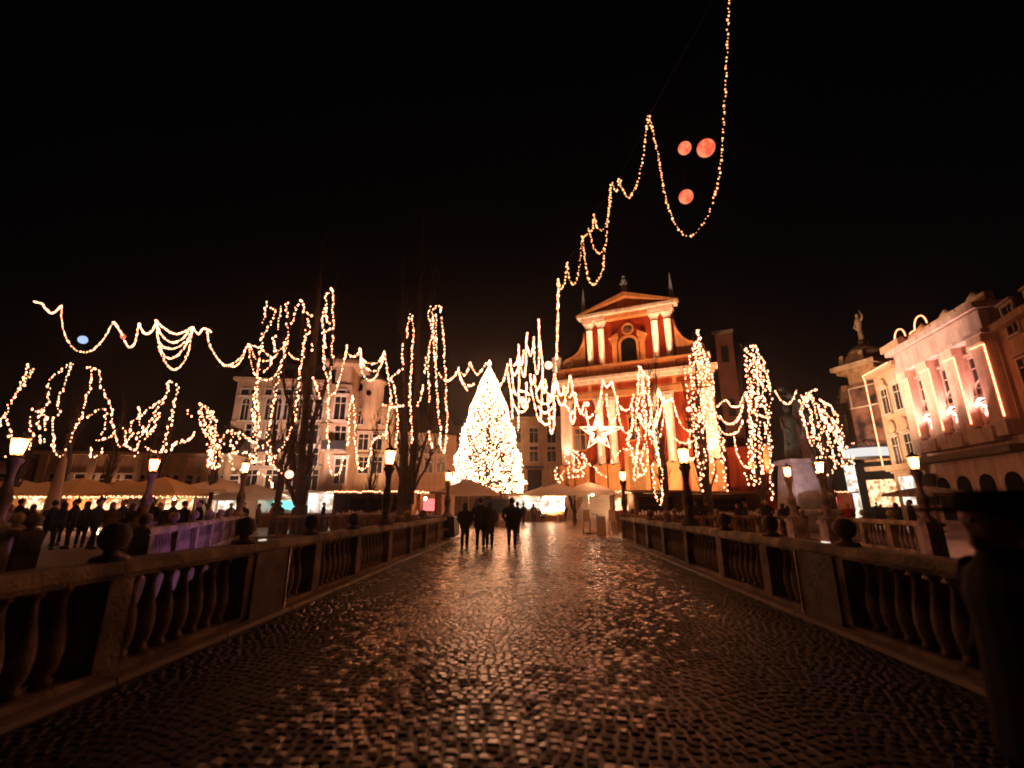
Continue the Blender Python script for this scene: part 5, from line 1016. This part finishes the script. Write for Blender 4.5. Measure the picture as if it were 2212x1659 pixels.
far = [('navy', 1131, 1131, .6, 'walker with a reddish hood just right of the broad walker'), ('longc', 1153, 1131, -.3, 'person in a long coat far off beside the walker with the hood'), ('man', 1174, 1122, .9, 'striding man far off before the white stalls'), ('still', 1192, 1117, 0, 'person far off left of the standing couple'), ('big', 1213, 1124, .1, 'left one of the standing dark couple near the church'), ('woman', 1221, 1124, -.2, 'right one of the standing dark couple near the church'), ('still', 1233, 1118, .4, 'thin figure far off right of the couple'), ('red', 1146, 1119, .8, 'person in an orange red jacket far off on the square'), ('man', 1166, 1116, 2, 'person far off beside the striding man')]
for k, px, py, rz, la in far: putp(k, px, py, rz, la)
crowd = [(120, 25, 'navy', 'dark figure standing before the folded parasol'), (290, 25, 'woman', 'dark figure just left of the second lamp post'), (375, 26, 'big', 'dark figure under the right end of the tan parasols'), (400, 27, 'man', 'tall dark figure beside the white lit stall'), (25, 24, 'woman', 'dark figure low at the left edge behind the balustrade'), (140, 28, 'still', 'dark figure in the shade of the folded parasol'),
         (8, 27, 'big', 'dark figure at the left edge under the parasol'), (45, 28, 'man', 'dark figure second from the left edge'), (75, 27, 'woman', 'dark figure just left of the folded parasol'), (165, 26, 'big', 'dark figure right of the folded parasol'), (190, 27, 'still', 'dark figure with long hair before the warm stall'), (215, 26, 'man', 'tall dark figure before the warm stall'), (245, 27, 'longc', 'figure in a brown coat under the middle parasol'), (268, 28, 'navy', 'figure turned aside under the middle parasol'),
         (322, 26, 'big', 'broad dark figure just right of the second lamp post'), (345, 27, 'woman', 'dark figure beside the broad one, right of the lamp post'), (432, 25.6, 'big', 'large dark figure leaning at the purple balustrade'), (500, 28, 'navy', 'figure before the white lit stall'), (528, 27, 'man', 'figure beside the side bridge lamp post'), (590, 29, 'red', 'person in a red jacket at the turquoise stall'), (606, 29.5, 'man', 'dark person at the right of the turquoise stall'), (560, 30, 'longc', 'figure left of the turquoise stall'),
         (640, 30, 'still', 'figure behind the trunk of the tall poplar'), (700, 31, 'navy', 'figure at the stall left of the dark wooden stall'), (1500, 26.5, 'big', 'dark figure before the dark stall, left one'), (1525, 27, 'man', 'dark figure before the wide dark stall'), (1592, 26, 'woman', 'figure before the red lit wall right of the church, left one of two'), (1608, 26.5, 'man', 'figure before the red lit wall right of the church, right one of two'), (1655, 26.8, 'big', 'broad dark figure left of the monument steps'), (1690, 27, 'still', 'dark figure at the monument'), (1712, 26, 'big', 'dark figure below the monument lamp'),
         (1830, 27, 'red', 'person in a red jacket at the right side bridge'), (1893, 48, 'man', 'distant person before the lit store pillars'), (1902, 47, 'woman', 'second distant person before the lit store pillars'), (1935, 24, 'still', 'dark figure below the store entrance'), (1965, 23, 'big', 'dark figure before the palace shop window'), (1990, 23.5, 'woman', 'dark figure right of the palace shop window')]
for px, Y, k, la in crowd:
    if px < 440: Y *= .66
    x, y = pos(px, Y); put(k, x, y, rnd.uniform(-3, 3), la, rnd.uniform(.95, 1.03))
hp = make_person('person in a dark coat and wide flat hat standing close by at the right edge', 1.64, .03, 'coat', .62, 'short', 1.25, .014, True)
hp.location = (2.1, 2.25, 0); hp.rotation_euler = (0, 0, R(75)); hp['group'] = 'people on the bridge and square'
for o in list(bpy.data.objects):
    if o.name.startswith('window') and o.location == Vector((0, 5, 5)):
        for c in list(o.children): bpy.data.objects.remove(c)
        bpy.data.objects.remove(o)
# thin haze added to stand in for lens bloom round the lights
hz = MB().box(-152, 152, -62, 152, -7.0, 38).build('haze', None); hz['kind'] = 'stuff'
m = bpy.data.materials.new('haze'); m.use_nodes = True; nt = m.node_tree; nt.nodes.clear(); o_ = nt.nodes.new('ShaderNodeOutputMaterial'); v = nt.nodes.new('ShaderNodeVolumePrincipled')
v.inputs['Color'].default_value = (.9, .86, .82, 1); v.inputs['Density'].default_value = .0010; v.inputs['Anisotropy'].default_value = .85
nt.links.new(v.outputs[0], o_.inputs['Volume']); hz.data.materials.append(m)
